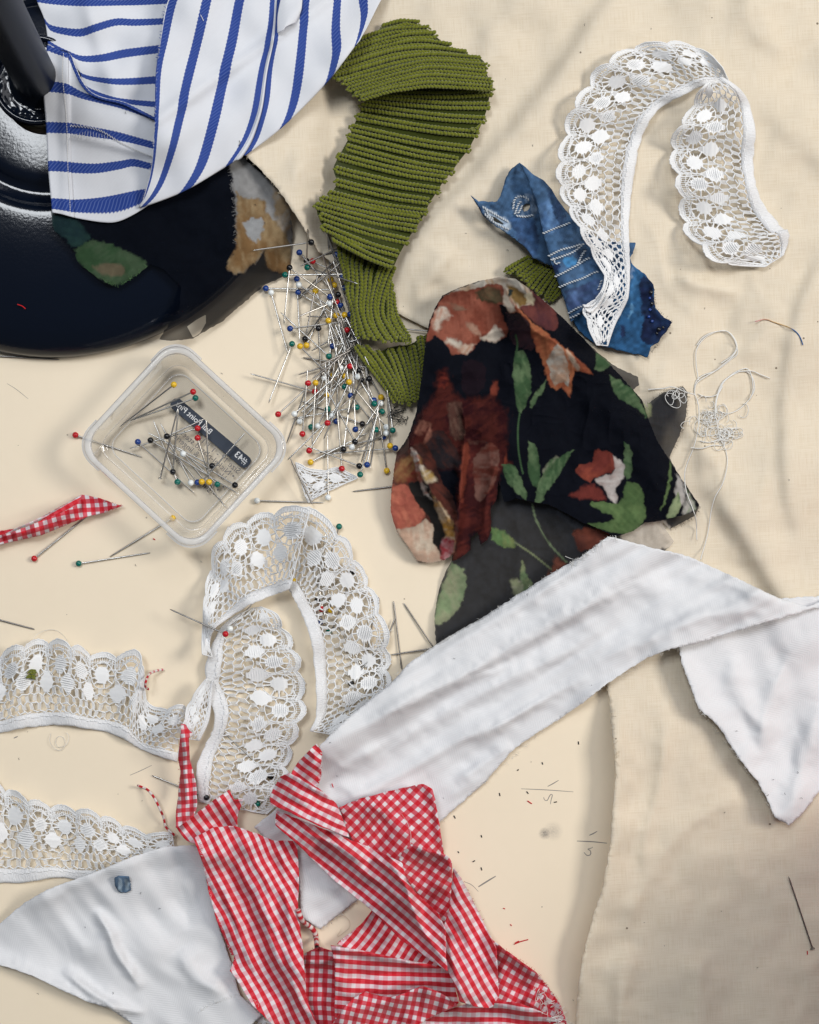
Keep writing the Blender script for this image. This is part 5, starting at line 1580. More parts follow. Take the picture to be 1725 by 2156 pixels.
pin(*f3((970, 1268), (1100, 1120)), 'white', 'white-headed pin beside the red one on the middle lace', G, zh=1.5 + float(hsamp(HF, *R3([(970, 1268)])[0])), zt=.7, mat='dsteel')

# ================================================================ PLASTIC PIN BOX
BXC = np.array(ZB([(890, 790)])[0])
E1 = np.array([.735, .678]); E2 = np.array([.678, -.735])
box = empty('pin_box', BXC[0], BXC[1], 'open square clear plastic pin box with dark printed label, a few pins inside', 'box')


def rrect(a, b_, r, n=9, c=BXC):
    pts = []
    for cx, cy, a0 in ((a - r, b_ - r, 0), (-(a - r), b_ - r, 90), (-(a - r), -(b_ - r), 180), (a - r, -(b_ - r), 270)):
        for t in np.linspace(0, 90, n):
            an = math.radians(a0 + t)
            u, v = cx + r * math.cos(an), cy + r * math.sin(an)
            pts.append(c + E1 * u + E2 * v)
    return np.array(pts)


def loft(name, rings, mat, parent, cap=None, thick=0):
    """rings: (outline pts, z)"""
    V = np.concatenate([W(p[:, 0], p[:, 1], z) for p, z in rings])
    n = len(rings[0][0]); i = np.arange(n); j = (i + 1) % n
    F = np.concatenate([np.stack([k * n + i, k * n + j, (k + 1) * n + j, (k + 1) * n + i], 1) for k in range(len(rings) - 1)])
    mb = MB(); mb.add(V, F)
    return mb.build(name, mat, parent, thick=thick)


# the floor sits a little towards the point below the lens: heights in mm do that by themselves
BH = 19.0
k0 = CAMH / (CAMH - BH * 1e-3)
cb = np.array([NX, NY]) + (BXC - [NX, NY]) / k0            # the box axis at table level
ring = lambda a, b_, r, z: (np.array([NX, NY]) + (rrect(a, b_, r, c=cb) - [NX, NY]) * (CAMH / (CAMH - z * 1e-3)), z)
A0, B0 = 170 / k0, 157 / k0
loft('wall', [ring(A0 - 32, B0 - 32, 34, 1.6), ring(A0 - 26, B0 - 26, 36, 2.2), ring(A0 - 22, B0 - 22, 38, 5), ring(A0 - 14, B0 - 14, 42, 13), ring(A0 - 11, B0 - 11, 44, BH - .6)], M['wall'], box)
fl_ = ring(A0 - 31, B0 - 31, 34, 1.4)[0]
cen = fl_.mean(0)
V = np.concatenate([W(fl_[:, 0], fl_[:, 1], 1.4), [W(cen[0], cen[1], 1.4)]])
n = len(fl_); i = np.arange(n)
mb = MB(); mb.add(V, np.stack([i, (i + 1) % n, np.full(n, n)], 1)); mb.build('floor', M['floor_pl'], box)
loft('rim', [ring(A0 - 11.5, B0 - 11.5, 44, BH - 3.5), ring(A0 - 12, B0 - 12, 44, BH - .3), ring(A0 - 10, B0 - 10, 44, BH + .3), ring(A0 - 2, B0 - 2, 48, BH + .3), ring(A0, B0, 49, BH - .2), ring(A0, B0, 49, BH - 3.2), ring(A0 - 3, B0 - 3, 48, BH - 3.8), ring(A0 - 11.5, B0 - 11.5, 44, BH - 3.5)], M['rim'], box)
loft('foot_ring', [ring(A0 - 42, B0 - 42, 28, 1.9), ring(A0 - 41, B0 - 41, 29, 2.25), ring(A0 - 39, B0 - 39, 30, 1.9)], M['rim'], box)
for q0 in range(4):           # raised lip at every corner
    r_o = ring(A0 + 4.5, B0 + 4.5, 52, 0)[0]; r_i = ring(A0 + .5, B0 + .5, 49, 0)[0]
    ids = list(range(q0 * 9, q0 * 9 + 9))
    o_, i_ = r_o[ids], r_i[ids]
    prv, nxt = r_o[(q0 * 9 - 1) % 36], r_o[(q0 * 9 + 9) % 36]
    ext = lambda arr, pr, nx: np.concatenate([[arr[0] + (pr - arr[0]) / np.hypot(*(pr - arr[0])) * 22], arr, [arr[-1] + (nx - arr[-1]) / np.hypot(*(nx - arr[-1])) * 22]])
    o2, i2 = ext(o_, prv, nxt), ext(i_, prv, nxt)
    per = lambda P_, z: W(NX + (P_[:, 0] - NX) * CAMH / (CAMH - z * 1e-3), NY + (P_[:, 1] - NY) * CAMH / (CAMH - z * 1e-3), z)
    m_ = len(o2)
    V = np.concatenate([per(i2, BH - 1.0), per(o2, BH - 1.0), per(o2, BH - 4.5), per(i2, BH - 4.5)])
    i = np.arange(m_ - 1)
    F = np.concatenate([np.stack([k * m_ + i, k * m_ + i + 1, ((k + 1) % 4) * m_ + i + 1, ((k + 1) % 4) * m_ + i], 1) for k in range(4)] + [np.array([[0, m_, 2 * m_, 3 * m_], [m_ - 1, 4 * m_ - 1, 3 * m_ - 1, 2 * m_ - 1]])])
    mb = MB(); mb.add(V, F); mb.build('corner_lip', M['rim'], box, smooth=False)
# printed label under the floor, read through the plastic from behind
LX = np.array([-.76, -.65]); LY = np.array([.65, -.76])           # text runs up-left, its top faces up-right
bar = [(215, 290), (235, 235), (290, 195), (370, 198), (440, 255), (1530, 1170), (1548, 1215), (1525, 1270), (1480, 1325), (1430, 1338), (1370, 1310), (235, 350)]
lab = empty('label', 0, 0, None, None)
lab.parent = box
bpts = np.array(ZB2(bar))
bc = bpts.mean(0)
V = np.concatenate([W(bpts[:, 0], bpts[:, 1], 2.55), [W(bc[0], bc[1], 2.55)]]); n = len(bpts); i = np.arange(n)
mb = MB(); mb.add(V, np.stack([(i + 1) % n, i, np.full(n, n)], 1)); mb.build('dark_bar', M['ink'], lab, smooth=False)


def text(s, pos, size, mat, z=2.6, name='printed_text', shear=0, bold=0):
    cu = bpy.data.curves.new(name, 'FONT')
    cu.body = s; cu.size = size * 1e-3; cu.offset = bold * 1e-3
    cu.resolution_u = 3
    o = bpy.data.objects.new(name, cu)
    cu.materials.append(mat)
    p = ZB2([pos])[0]
    X = Vector((LX[0], -LX[1], 0)).normalized(); Z = Vector((0, 0, -1)); Y = Z.cross(X)
    m_ = Matrix((X, Y, Z)).transposed().to_4x4()
    m_.translation = Vector(W(p[0], p[1], z))
    C.objects.link(o)
    bpy.context.view_layer.update()
    me = bpy.data.meshes.new_from_object(o.evaluated_get(bpy.context.evaluated_depsgraph_get()))
    me.name = name
    bpy.data.objects.remove(o)
    me.transform(m_)
    if not me.materials: me.materials.append(mat)
    return link(bpy.data.objects.new(name, me), lab)


text('#43', (1440, 1285), 3.9, M['white_ink'], 2.75, bold=.05)
text('Ball Point Pins', (865, 790), 3.35, M['white_ink'], 2.75, bold=.03)
text('Size 17 - 1 1/16"', (1325, 1438), 3.6, M['inktext'])
text('\u2022 Nickel-plated steel', (1240, 1520), 3.5, M['inktext'])
text('\u2022 Use w', (1160, 1605), 3.4, M['inktext'])
text('& lingerie', (650, 1165), 3.4, M['inktext'])
text('\u2022', (1075, 1700), 3.4, M['inktext'])
text('\u2022', (985, 1745), 3.4, M['inktext'])
text('\u2022 5 mm', (920, 1810), 3.4, M['inktext'])
text('case', (420, 1330), 3.4, M['inktext'])
text('curv', (860, 1740), 3.4, M['inktext'])
bp_ = [(815, 330, 405, 650, 'yellow', 9, 2), (960, 383, 490, 600, 'red', 7, 1.5), (978, 430, 485, 602, 'green', 5, 1.5), (762, 718, 1045, 588, 'black', 5, 4), (993, 658, 480, 812, 'red', 3, 1), (545, 760, 975, 1150, 'blue', 3, 1), (640, 748, 1300, 1150, 'black', 3, 1),
       (842, 1062, 660, 595, 'green', 1.5, 1.5), (943, 1068, 715, 620, 'white', 1.5, 2), (993, 730, 1110, 1120, 'red', 3, 1), (885, 850, 1205, 1250, 'white', 2, 1), (1103, 940, 620, 690, 'black', 1.5, 2), (993, 1065, 740, 740, 'blue', 1, 3), (808, 985, 848, 510, 'black', 2, 6),
       (1025, 1060, 1352, 690, 'yellow', 2, 5), (1080, 1062, 1058, 595, 'yellow', 2, 6), (1142, 1080, 850, 800, 'green', 1.5, 2), (1275, 1085, 830, 810, 'black', 1.5, 3), (712, 1035, 845, 510, None, 2, 7)]
bp_.sort(key=lambda p: p[1])
cnt = {}
for hx_, hy_, tx_, ty_, c, zh, zt in bp_:
    k = cnt.get(c, 0); cnt[c] = k + 1
    (a, b_), (c2, d2) = ZB([(hx_, hy_)])[0], ZB([(tx_, ty_)])[0]
    pin(a, b_, c2, d2, c, ('%s %s-headed pin from the top inside the plastic box' % (ORD[k], c)) if c else 'plain flat-headed steel pin leaning inside the plastic box', 'pins inside the box', 2.9 + zh, 2.4 + zt, 'steel', flat=c is None)
pin(*ZB([(500, 860)])[0], *ZB([(663, 955)])[0], None, 'x', 'x') if False else None

# ================================================================ WHITE HERRINGBONE TWILL
tw1 = empty('twill_strip', 1200, 1400, 'white herringbone twill strip running from the gingham up to the right edge', 'fabric')
t_dn = [(1425, 1340), (1437, 1397), (1452, 1440), (1472, 1492), (1512, 1527), (1540, 1570), (1557, 1597), (1597, 1647), (1620, 1690), (1632, 1722), (1662, 1738), (1687, 1717), (1725, 1667), (1800, 1600), (1800, 1250), (1650, 1260)]
cloth('hanging_end', t_dn, M['herring'], tw1, step=5, lift=.8, noise=((60, 1.0), (26, .3)), ang=55, seed=61, jag=.7, zf=along(62, 300, 60, 1.3, 3),
      rs=[([(1437, 1397), (1472, 1492), (1557, 1597), (1632, 1717)], 30, 5.0, 1, True), ([(1660, 1380), (1620, 1480), (1600, 1600)], 18, 2.5), ([(1540, 1380), (1560, 1480), (1640, 1560)], 20, 2.5), ([(1725, 1480), (1690, 1600), (1665, 1730)], 22, 3.0)])
fray([(1425, 1360), (1472, 1492), (1557, 1597), (1632, 1717)], tw1, M['thread'], 70, (2, 7), .06, seed=31)
t_main = [(1280, 1129), (1247, 1155), (1220, 1175), (1182, 1195), (1122, 1232), (1012, 1302), (937, 1345), (862, 1395), (820, 1442), (750, 1497), (690, 1552), (675, 1570), (650, 1620), (600, 1690), (535, 1742), (560, 1768), (625, 1790), (634, 1930), (674, 1957), (760, 1890), (820, 1830),
          (930, 1727), (982, 1682), (1027, 1642), (1047, 1617), (1082, 1577), (1142, 1537), (1212, 1492), (1277, 1440), (1362, 1385), (1412, 1366), (1462, 1355), (1562, 1325), (1632, 1305), (1707, 1283), (1790, 1262), (1790, 1240), (1702, 1278), (1637, 1258), (1562, 1222), (1452, 1172), (1372, 1153), (1310, 1136)]
tr = [([(900, 1390), (1040, 1310), (1180, 1220), (1280, 1150)], 16, 4.0), ([(720, 1560), (900, 1460), (1080, 1370), (1250, 1270), (1400, 1200)], 20, 4.5, .6), ([(760, 1620), (930, 1510), (1100, 1420), (1280, 1340)], 16, 3.5), ([(1000, 1560), (1120, 1490), (1240, 1420)], 12, 3.0), ([(1080, 1570), (1030, 1600), (960, 1650)], 16, 3.0),
      ([(1420, 1200), (1560, 1240), (1680, 1285)], 20, 3.0), ([(1250, 1400), (1380, 1330), (1520, 1290), (1640, 1290)], 22, 4.0), ([(1180, 1330), (1330, 1250), (1440, 1240)], 20, 2.5), ([(700, 1650), (800, 1680), (900, 1640)], 20, 3.0), ([(680, 1580), (740, 1620), (800, 1570)], 16, 2.5),
      ([(660, 1830), (700, 1870), (740, 1850)], 16, 2.0), ([(840, 1500), (960, 1440), (1090, 1400)], 10, 2.4), ([(950, 1570), (1060, 1520), (1160, 1460)], 10, 2.2)]
tr = [(r[0], r[1] * .9, r[2] * .75) + tuple(r[3:]) for r in tr]
cloth('main_run', t_main, M['herring'], tw1, step=5, lift=1.0, noise=((70, 1.6), (24, .35)), ang=-62, seed=62, jag=.6, rs=tr, dr=6, zf=along(-31, 520, 40, 2.4, 5))
fray([(1300, 1130), (1280, 1129), (1247, 1155), (1220, 1175), (1200, 1185)][::-1], tw1, M['thread'], 46, (4, 15), .07, seed=32, spread=.6)
fray([(675, 1570), (750, 1497), (862, 1395), (1012, 1302), (1182, 1195)][::-1], tw1, M['thread'], 50, (2, 6), .06, seed=33)
fray([(930, 1727), (1027, 1642), (1142, 1537), (1277, 1440), (1412, 1366), (1562, 1325), (1707, 1283)], tw1, M['thread'], 110, (2, 7), .06, seed=34)
fray([(674, 1957), (700, 1938), (760, 1890)], tw1, M['thread'], 30, (2, 8), .06, seed=36)
thread('loose_thread', R4([(655, 962), (690, 975), (720, 970), (745, 960)]), .10, M['thread'], tw1, .4, 4)
tw2 = empty('twill_piece', 200, 2000, 'white twill piece in the lower left corner with a tiny denim patch lying on it', 'fabric')
t2 = R5([(850, 765), (700, 770), (560, 812), (480, 845), (400, 880), (300, 915), (200, 950), (100, 1010), (40, 1060), (0, 1095), (-60, 1160), (-60, 1250), (0, 1268), (60, 1285), (150, 1318), (250, 1370), (380, 1428), (460, 1452), (550, 1512), (640, 1600), (980, 1600), (1100, 1480), (1010, 1395), (970, 1250), (920, 1100), (880, 950)])
cloth('cloth_sheet', t2, M['herring'], tw2, step=5, lift=1.0, noise=((80, 1.6), (30, .3)), ang=-35, seed=63, jag=.4, zf=along(48, 300, 60, 2.0, 7),
      rs=[(R5([(400, 1035), (450, 1120), (500, 1230), (560, 1320), (595, 1375)]), 11, 4.2, .6), (R5([(260, 1290), (350, 1360), (430, 1410), (510, 1455), (620, 1470)]), 12, 3.8, .6), (R5([(0, 1275), (120, 1320), (250, 1375), (380, 1430), (470, 1460)]), 16, 4.5, 1, True),
          (R5([(760, 790), (760, 960), (800, 1120)]), 22, -2.5), (R5([(720, 780), (560, 830), (300, 930), (60, 1060)]), 24, 3.5), (R5([(760, 1200), (830, 1320), (950, 1390)]), 16, 3.0), (R5([(300, 1230), (420, 1190), (520, 1100)]), 26, 2.0)])
fray(R5([(1010, 1395), (880, 1440), (800, 1500)]), tw2, M['thread'], 30, (2, 7), .06, seed=35)
# tiny denim patch
pk = R5([(482, 905), (500, 896), (545, 898), (553, 955), (530, 966), (498, 960), (484, 935)])
patch, _ = cloth('denim_patch', pk, M['denim'], None, step=2, lift=.5, noise=((10, .2),), thick=.5, seed=64, dr=1, paint=painter((.10, .17, .27), 1, [(R5([(500, 900), (515, 900), (515, 960), (500, 960)]), (.32, .42, .52), None), (R5([(530, 905), (540, 905), (545, 960), (533, 960)]), (.32, .42, .52), None)], seed=66, mott=.5))
tag(patch, 'tiny faded blue denim patch lying on the lower left white twill', 'fabric scrap')

# ================================================================ RED GINGHAM
def ging(label, faces, cat='fabric', frays=()):
    e = empty('gingham_strip', 0, 0, label, cat)
    for k_, f in enumerate(faces):
        nm, out, mat, ang = f[:4]
        kw = f[4] if len(f) > 4 else {}
        kw.setdefault('rs', []); kw.setdefault('lift', 1.3)
        kw.setdefault('noise', ((34, .5), (14, .1)))
        kw.setdefault('step', 3.2); kw.setdefault('dr', 3); kw.setdefault('crump', ((44, .9),)); kw.setdefault('zf', along(ang + 90, 150, 24, 1.9, 20 + k_ + len(label))); kw.setdefault('curl', 2.4)
        kw.setdefault('warp', lambda x, y, s_=k_ + len(label): (4.5 * vnoise(x, y, 75, s_) + .8 * vnoise(x, y, 26, s_ + 1), 4.5 * vnoise(x, y, 75, s_ + 2) + .8 * vnoise(x, y, 26, s_ + 3)))
        kw['rs'] = [(r[0], r[1] * .9, r[2] * 1.9) + tuple(r[3:]) for r in kw['rs']]
        cloth(nm, out, M[mat], e, ang=ang, seed=70 + k_ + len(label), jag=.25, thick=.3, **kw)
    for k_, (ln, n) in enumerate(frays):
        fray(ln, e, M['rthread'] if k_ % 2 == 0 else M['thread'], n, (1.5, 6), .06, seed=80 + k_)
    return e


# heap at the bottom edge, lowest pieces first
ging('dark crumpled gingham heap at the bottom edge, under the other gingham strips', [
    ('shaded_fold', ZG([(430, 1085), (500, 1030), (560, 985), (640, 880), (900, 1050), (1050, 1230), (900, 1260), (700, 1200), (560, 1150)]), 'ging', 35),
    ('right_tail', ZG([(1240, 1060), (1300, 1110), (1360, 1150), (1480, 1240), (1535, 1310), (1600, 1400), (1660, 1560), (1300, 1560), (1200, 1400)]), 'gingc', 28, {'rs': [(ZG([(1270, 1100), (1400, 1190), (1500, 1270)]), 20, 4), (ZG([(1420, 1420), (1500, 1380), (1540, 1330)]), 12, 3.5), (ZG([(1330, 1350), (1440, 1300)]), 10, -1.5)]}),
    ('left_check', ZG([(255, 1140), (330, 1100), (410, 1130), (440, 1200), (440, 1560), (290, 1560), (255, 1330)]), 'gingc', 2, {'rs': [(ZG([(250, 1170), (330, 1185), (420, 1170)]), 8, 2.0)]}),
    ('level_panel', ZG([(395, 1092), (540, 1120), (760, 1165), (900, 1190), (1030, 1240), (1070, 1400), (900, 1480), (420, 1480), (418, 1200)]), 'ging', 92, {'rs': [(ZG([(395, 1095), (540, 1125), (760, 1170), (1000, 1235)]), 12, 3.0), (ZG([(430, 1350), (700, 1320), (1000, 1290)]), 16, 1.6)]}),
    ('bottom_run', ZG([(380, 1520), (600, 1480), (1000, 1440), (1150, 1395), (1250, 1380), (1400, 1402), (1560, 1470), (1640, 1520), (1690, 1580), (380, 1580)]), 'ging', 92, {'rs': [(ZG([(1000, 1440), (1250, 1390), (1560, 1480)]), 14, 3.0)]}),
    ('front_mound', ZG([(405, 1510), (460, 1430), (520, 1370), (580, 1338), (660, 1360), (700, 1368), (750, 1362), (820, 1330), (880, 1310), (950, 1335), (1010, 1370), (1065, 1412), (950, 1462), (850, 1515), (780, 1580), (405, 1580)]), 'gingc', 12,
     {'rs': [(ZG([(420, 1540), (540, 1400), (700, 1380), (880, 1330), (1040, 1400)]), 34, 6.0)]})],
    frays=((ZG([(1300, 1110), (1480, 1240), (1600, 1400)])[::-1], 50), (ZG([(1480, 1240), (1600, 1400), (1650, 1520)])[::-1], 50), (ZG([(430, 1085), (560, 985)])[::1], 20)))
# frayed white overlock on the tail
mb = MB()
rg = np.random.default_rng(91)
for k_ in range(26):
    c_ = np.array(ZG([(1490 + k_ * 5 + rg.uniform(-40, 30), 1330 + k_ * 7)])[0])
    q = resample(np.array([c_ + rg.normal(0, 8, 2) for _ in range(4)]), 3)
    tube(W(q[:, 0], q[:, 1], hsamp(HF, q[:, 0], q[:, 1]) + .5 + rg.random()), .12e-3, 3, mb)
ov = mb.build('overlock_threads', M['thread'], bpy.data.objects['gingham_strip']); ov['kind'] = 'stuff'

gA = ging('broad gingham strip running from the lace down to the bottom edge, left of the heap', [
    ('top_tail', R5([(742, 690), (800, 655), (880, 590), (965, 530), (985, 575), (1028, 575), (1003, 625), (998, 660), (1000, 730), (920, 790), (830, 760), (780, 740)]), 'ging', -33, {'rs': [(R5([(760, 700), (860, 640), (970, 560)]), 16, 2.0)]}),
    ('main_run', R5([(815, 735), (900, 690), (990, 685), (1035, 700), (1075, 712), (1150, 745), (1252, 750), (1258, 880), (1255, 1000), (1265, 1110), (1272, 1180), (1285, 1300), (1290, 1400), (1345, 1560), (1190, 1560), (1060, 1432), (1000, 1332), (970, 1292), (990, 1225), (975, 1230), (920, 1100), (880, 960), (850, 830)]), 'ging', -27,
     {'bend': -.00045, 'rs': [(R5([(1000, 720), (1090, 900), (1150, 1100), (1220, 1300), (1300, 1500)]), 40, 7.0), (R5([(900, 780), (960, 960), (1030, 1180), (1100, 1380)]), 16, 2.5), (R5([(1180, 780), (1210, 980), (1250, 1200)]), 14, 2.2)]})],
    frays=((R5([(745, 690), (880, 590), (965, 530)]), 20), (R5([(835, 750), (880, 960), (975, 1230), (1000, 1332), (1150, 1518)])[::-1], 50), (R5([(850, 790), (840, 760), (835, 740)]), 14)))
ging('short narrow checked gingham strip standing up left of the broad one', [
    ('front_face', R5([(765, 255), (782, 258), (795, 276), (818, 300), (796, 312), (800, 400), (815, 460), (826, 520), (828, 600), (815, 640), (790, 660), (740, 692), (742, 620), (750, 560), (760, 450), (750, 400), (755, 350)]), 'gingc', -3, {'rs': [(R5([(778, 265), (780, 400), (790, 600)]), 9, 3.0)], 'lift': 1.2}),
    ], frays=((R5([(740, 690), (750, 560), (755, 350), (765, 255)]), 24),))
ging('checked gingham square with a turned dark corner, right end of the white twill', [
    ('front_face', ZG([(440, 372), (500, 345), (560, 320), (700, 285), (885, 245), (930, 270), (945, 320), (955, 380), (965, 440), (980, 530), (993, 615), (980, 700), (900, 760), (760, 700), (600, 600), (520, 560), (480, 480)]), 'gingc', 43, {'rs': [(ZG([(880, 250), (930, 300), (960, 440), (990, 600)]), 12, 2.0), (ZG([(560, 330), (700, 420), (850, 560)]), 24, 2.0)], 'lift': 2.5}),
    ('turned_corner', ZG([(820, 560), (870, 582), (930, 600), (1015, 625), (1035, 660), (1036, 740), (1028, 840), (1015, 920), (1008, 992), (960, 940), (880, 860), (820, 780), (780, 720), (755, 640), (780, 600)]), 'gingc', 36, {'rs': [(ZG([(820, 570), (930, 605), (1020, 640), (1030, 760)]), 12, 3.5), (ZG([(800, 640), (900, 760), (1000, 900)]), 20, -1.6)]})],
    frays=((ZG([(445, 370), (560, 320), (700, 285), (885, 245)]), 24),))
ging('right-hand gingham strip with stripes running down to the bottom heap', [
    ('front_face', ZG([(1042, 690), (1075, 730), (1100, 770), (1150, 870), (1190, 950), (1225, 1025), (1265, 1110), (1275, 1240), (1282, 1360), (1242, 1426), (1150, 1416), (1075, 1392), (1050, 1310), (1010, 1220), (985, 1100), (990, 1000), (1020, 900)]), 'ging', -30,
     {'bend': .0006, 'rs': [(ZG([(1050, 740), (1090, 900), (1120, 1100), (1180, 1400)]), 26, 5.0), (ZG([(1010, 1050), (1060, 1250), (1100, 1390)]), 10, 2.5)], 'lift': 2.5})], frays=((ZG([(1282, 1360), (1225, 1025), (1100, 770), (1042, 690)]), 24),))
ging('long diagonal gingham ribbon crossing the middle of the gingham heap', [
    ('front_face', ZG([(112, 388), (200, 420), (330, 470), (500, 540), (600, 580), (690, 620), (770, 660), (800, 760), (850, 825), (960, 930), (998, 1010), (1000, 1120), (1012, 1232), (900, 1160), (760, 1060), (680, 980), (600, 900), (500, 820), (400, 740), (320, 660), (250, 590), (170, 520), (105, 460)]), 'ging', -52,
     {'bend': .0, 'warp': lambda x, y: (0 * x, -.00042 * np.maximum((x - 760), 0) ** 2 * 1.2), 'rs': [(ZG([(130, 420), (330, 540), (560, 700), (760, 850), (940, 1060)]), 26, 5.0), (ZG([(690, 640), (780, 760), (830, 900), (880, 1020), (1000, 1180)]), 9, 4.0), (ZG([(600, 600), (700, 700), (780, 820)]), 8, 2.0), (ZG([(250, 470), (450, 580), (640, 680)]), 8, 2.0)], 'lift': 3.2})],
    frays=((ZG([(105, 460), (115, 390)]), 10),))
ging('upper gingham ribbon with a folded tail touching the middle lace', [
    ('folded_tail', ZG([(318, 35), (352, 80), (345, 140), (348, 200), (325, 270), (250, 250), (185, 195), (215, 140), (250, 100)]), 'ging', -48, {'rs': [(ZG([(320, 60), (300, 160), (260, 230)]), 12, 2.0)]}),
    ('front_face', ZG([(130, 208), (180, 186), (250, 225), (330, 265), (380, 310), (425, 345), (445, 390), (465, 440), (495, 525), (420, 500), (330, 462), (200, 402), (78, 352), (74, 320), (90, 275)]), 'ging', -62,
     {'rs': [(ZG([(100, 290), (250, 330), (470, 470)]), 22, 4.5), (ZG([(250, 230), (330, 290), (430, 370)]), 9, 2.5)], 'lift': 2.6})],
    frays=((ZG([(318, 35), (352, 80), (345, 200), (325, 270)])[::1], 30), (ZG([(325, 270), (345, 200), (352, 80)])[::-1], 20)))
ging('thin gingham scrap at the left edge, tapering to a frayed point below the box', [
    ('front_face', R3([(-60, 870), (0, 855), (60, 850), (150, 812), (260, 752), (345, 702), (400, 712), (440, 725), (480, 740), (522, 750), (470, 765), (440, 780), (380, 790), (300, 822), (180, 872), (60, 900), (0, 912), (-60, 920)]), 'gingc', -12, {'bend': .0012, 'rs': [(R3([(0, 880), (180, 840), (330, 780)]), 10, 2.5)]}),
    ('turned_edge', R3([(-60, 868), (0, 855), (60, 850), (150, 812), (260, 752), (345, 702), (330, 740), (280, 770), (200, 800), (120, 835), (40, 865), (-60, 885)]), 'ging', 62, {'rs': [(R3([(60, 852), (200, 790), (330, 720)]), 7, 2.0)], 'lift': .8})],
    frays=((R3([(440, 725), (522, 750), (440, 780)]), 26), (R3([(440, 725), (522, 750), (440, 780)]), 14), (R3([(300, 822), (180, 872), (60, 900)])[::1], 26)))
# twisted red and white threads
cc = lambda t: np.where((np.sin(t * 46) > 0)[:, None], np.array([.55, .02, .03, 1]), np.array([.8, .72, .7, 1]))
for lab_, pts, r_, lf in (('curling red and white gingham thread left of the small strip', R5([(580, 513), (620, 530), (650, 565), (675, 615), (690, 650), (700, 690), (735, 722)]), .5, [0, 3, 5, 4, 1, 0]),
                          ('short curled red and white thread right of the left lace strip', R5([(688, 25), (660, 30), (632, 42), (618, 65), (612, 95), (625, 108)]), .5, [1, 4, 6, 5, 2])):
    o = thread('gingham_thread', pts, r_, M['colthread'], None, .6, 3, 6, lift=lf, col=cc)
    tag(o, lab_, 'thread')
o = thread('gingham_thread', R5([(1255, 1035), (1275, 1085), (1310, 1110), (1328, 1140), (1335, 1195)]), 1.1, M['colthread'], None, .9, 3, 6, col=cc)
tag(o, 'narrow gingham sliver beside the broad strip, over the gap in the heap', 'thread')

# ================================================================ THREADS AND LINT
tangle = empty('thread_tangle', 1520, 880, 'tangle of loose white threads lying on the muslin right of the chiffon', 'thread')
for pts in ([(920, 330), (960, 280), (1030, 245), (1120, 240), (1170, 290), (1185, 350), (1150, 410), (1090, 460), (1040, 500), (960, 530), (915, 570), (905, 640), (930, 720), (935, 830), (925, 900), (900, 1000), (860, 1100), (840, 1180), (850, 1290), (890, 1400), (915, 1480), (920, 1610)],
            [(930, 560), (915, 440), (922, 350), (990, 270), (1110, 236), (1178, 320), (1160, 390), (1080, 450)], [(905, 640), (920, 580), (990, 530), (1060, 490), (1150, 420), (1190, 380), (1170, 300)],
            [(1040, 830), (1045, 700), (1080, 590), (1130, 540), (1190, 500), (1260, 490), (1290, 600), (1270, 680), (1200, 750), (1130, 780), (1075, 770)], [(1045, 790), (1052, 690), (1090, 585), (1150, 530), (1230, 500), (1285, 540), (1300, 620), (1265, 690)],
            [(1045, 800), (1070, 930), (1110, 1020), (1120, 1120), (1090, 1240), (1040, 1330), (1015, 1420), (1000, 1520), (985, 1600), (945, 1740)], [(1190, 505), (1280, 500), (1330, 520), (1400, 548)], [(600, 622), (700, 615), (760, 605), (850, 640), (905, 655)],
            [(940, 960), (1000, 970), (1060, 955), (1120, 960)], [(880, 1005), (950, 1010), (1020, 990), (1080, 990)], [(930, 650), (960, 665), (1010, 670), (1060, 650), (1090, 600)]):
    thread('thread', ZT(pts), .23, M['thread'], tangle, .25, 5, 4, wav=.35)
rg = np.random.default_rng(5)
for k_ in range(58):
    c_ = np.array((1040, 830)) + rg.normal(0, 1, 2) * (70, 70) if k_ > 5 else np.array((800, 680)) + rg.normal(0, 1, 2) * (48, 20)
    if k_ % 3 == 0 and k_ > 9: c_ = np.array((1120, 930)) + rg.normal(0, 1, 2) * (30, 45)
    rx, ry = rg.uniform(18, 62), rg.uniform(16, 46); ro = rg.uniform(0, 3.14); a0 = rg.uniform(0, 6)
    an = np.linspace(a0, a0 + rg.uniform(3.2, 7.5), 12)
    x = rx * np.cos(an); y = ry * np.sin(an)
    pts = np.stack([c_[0] + x * math.cos(ro) - y * math.sin(ro), c_[1] + x * math.sin(ro) + y * math.cos(ro)], 1)
    thread('thread', ZT([tuple(p) for p in pts]), .17, M['thread'], tangle, .2, 5, 3, wav=.5)
ct = lambda t: np.stack([np.interp(t, [0, .3, .6, .68, 1], [.7, .62, .62, .05, .02]), np.interp(t, [0, .3, .6, .68, 1], [.32, .42, .42, .16, .12]), np.interp(t, [0, .3, .6, .68, 1], [.34, .22, .18, .4, .35]), 1 + 0 * t], 1)
o = thread('coloured_thread', ZT([(1305, 175), (1370, 160), (1430, 180), (1530, 215), (1580, 250), (1605, 290), (1618, 330)]), .22, M['colthread'], None, .25, 4, 5, col=ct)
tag(o, 'short thread fading from pink and tan to blue, on the muslin at right', 'thread')
o = thread('thread_curl', ZLL([(385, 955), (375, 1010), (400, 1060), (450, 1085), (490, 1050), (480, 990), (440, 980), (420, 1020), (440, 1060), (500, 1040), (520, 980), (500, 950)]), .10, M['thread'], None, .2, 4, 3, wav=.5)
tag(o, 'fine curled white thread below the left lace strip', 'thread')
o = thread('thread_loop', ZLL([(235, 300), (260, 230), (330, 185), (420, 180), (500, 250), (560, 400), (580, 540), (540, 600)]), .09, M['thread'], None, .3, 5, 3, wav=.4)
tag(o, 'fine looping white thread over the left lace strip', 'thread')
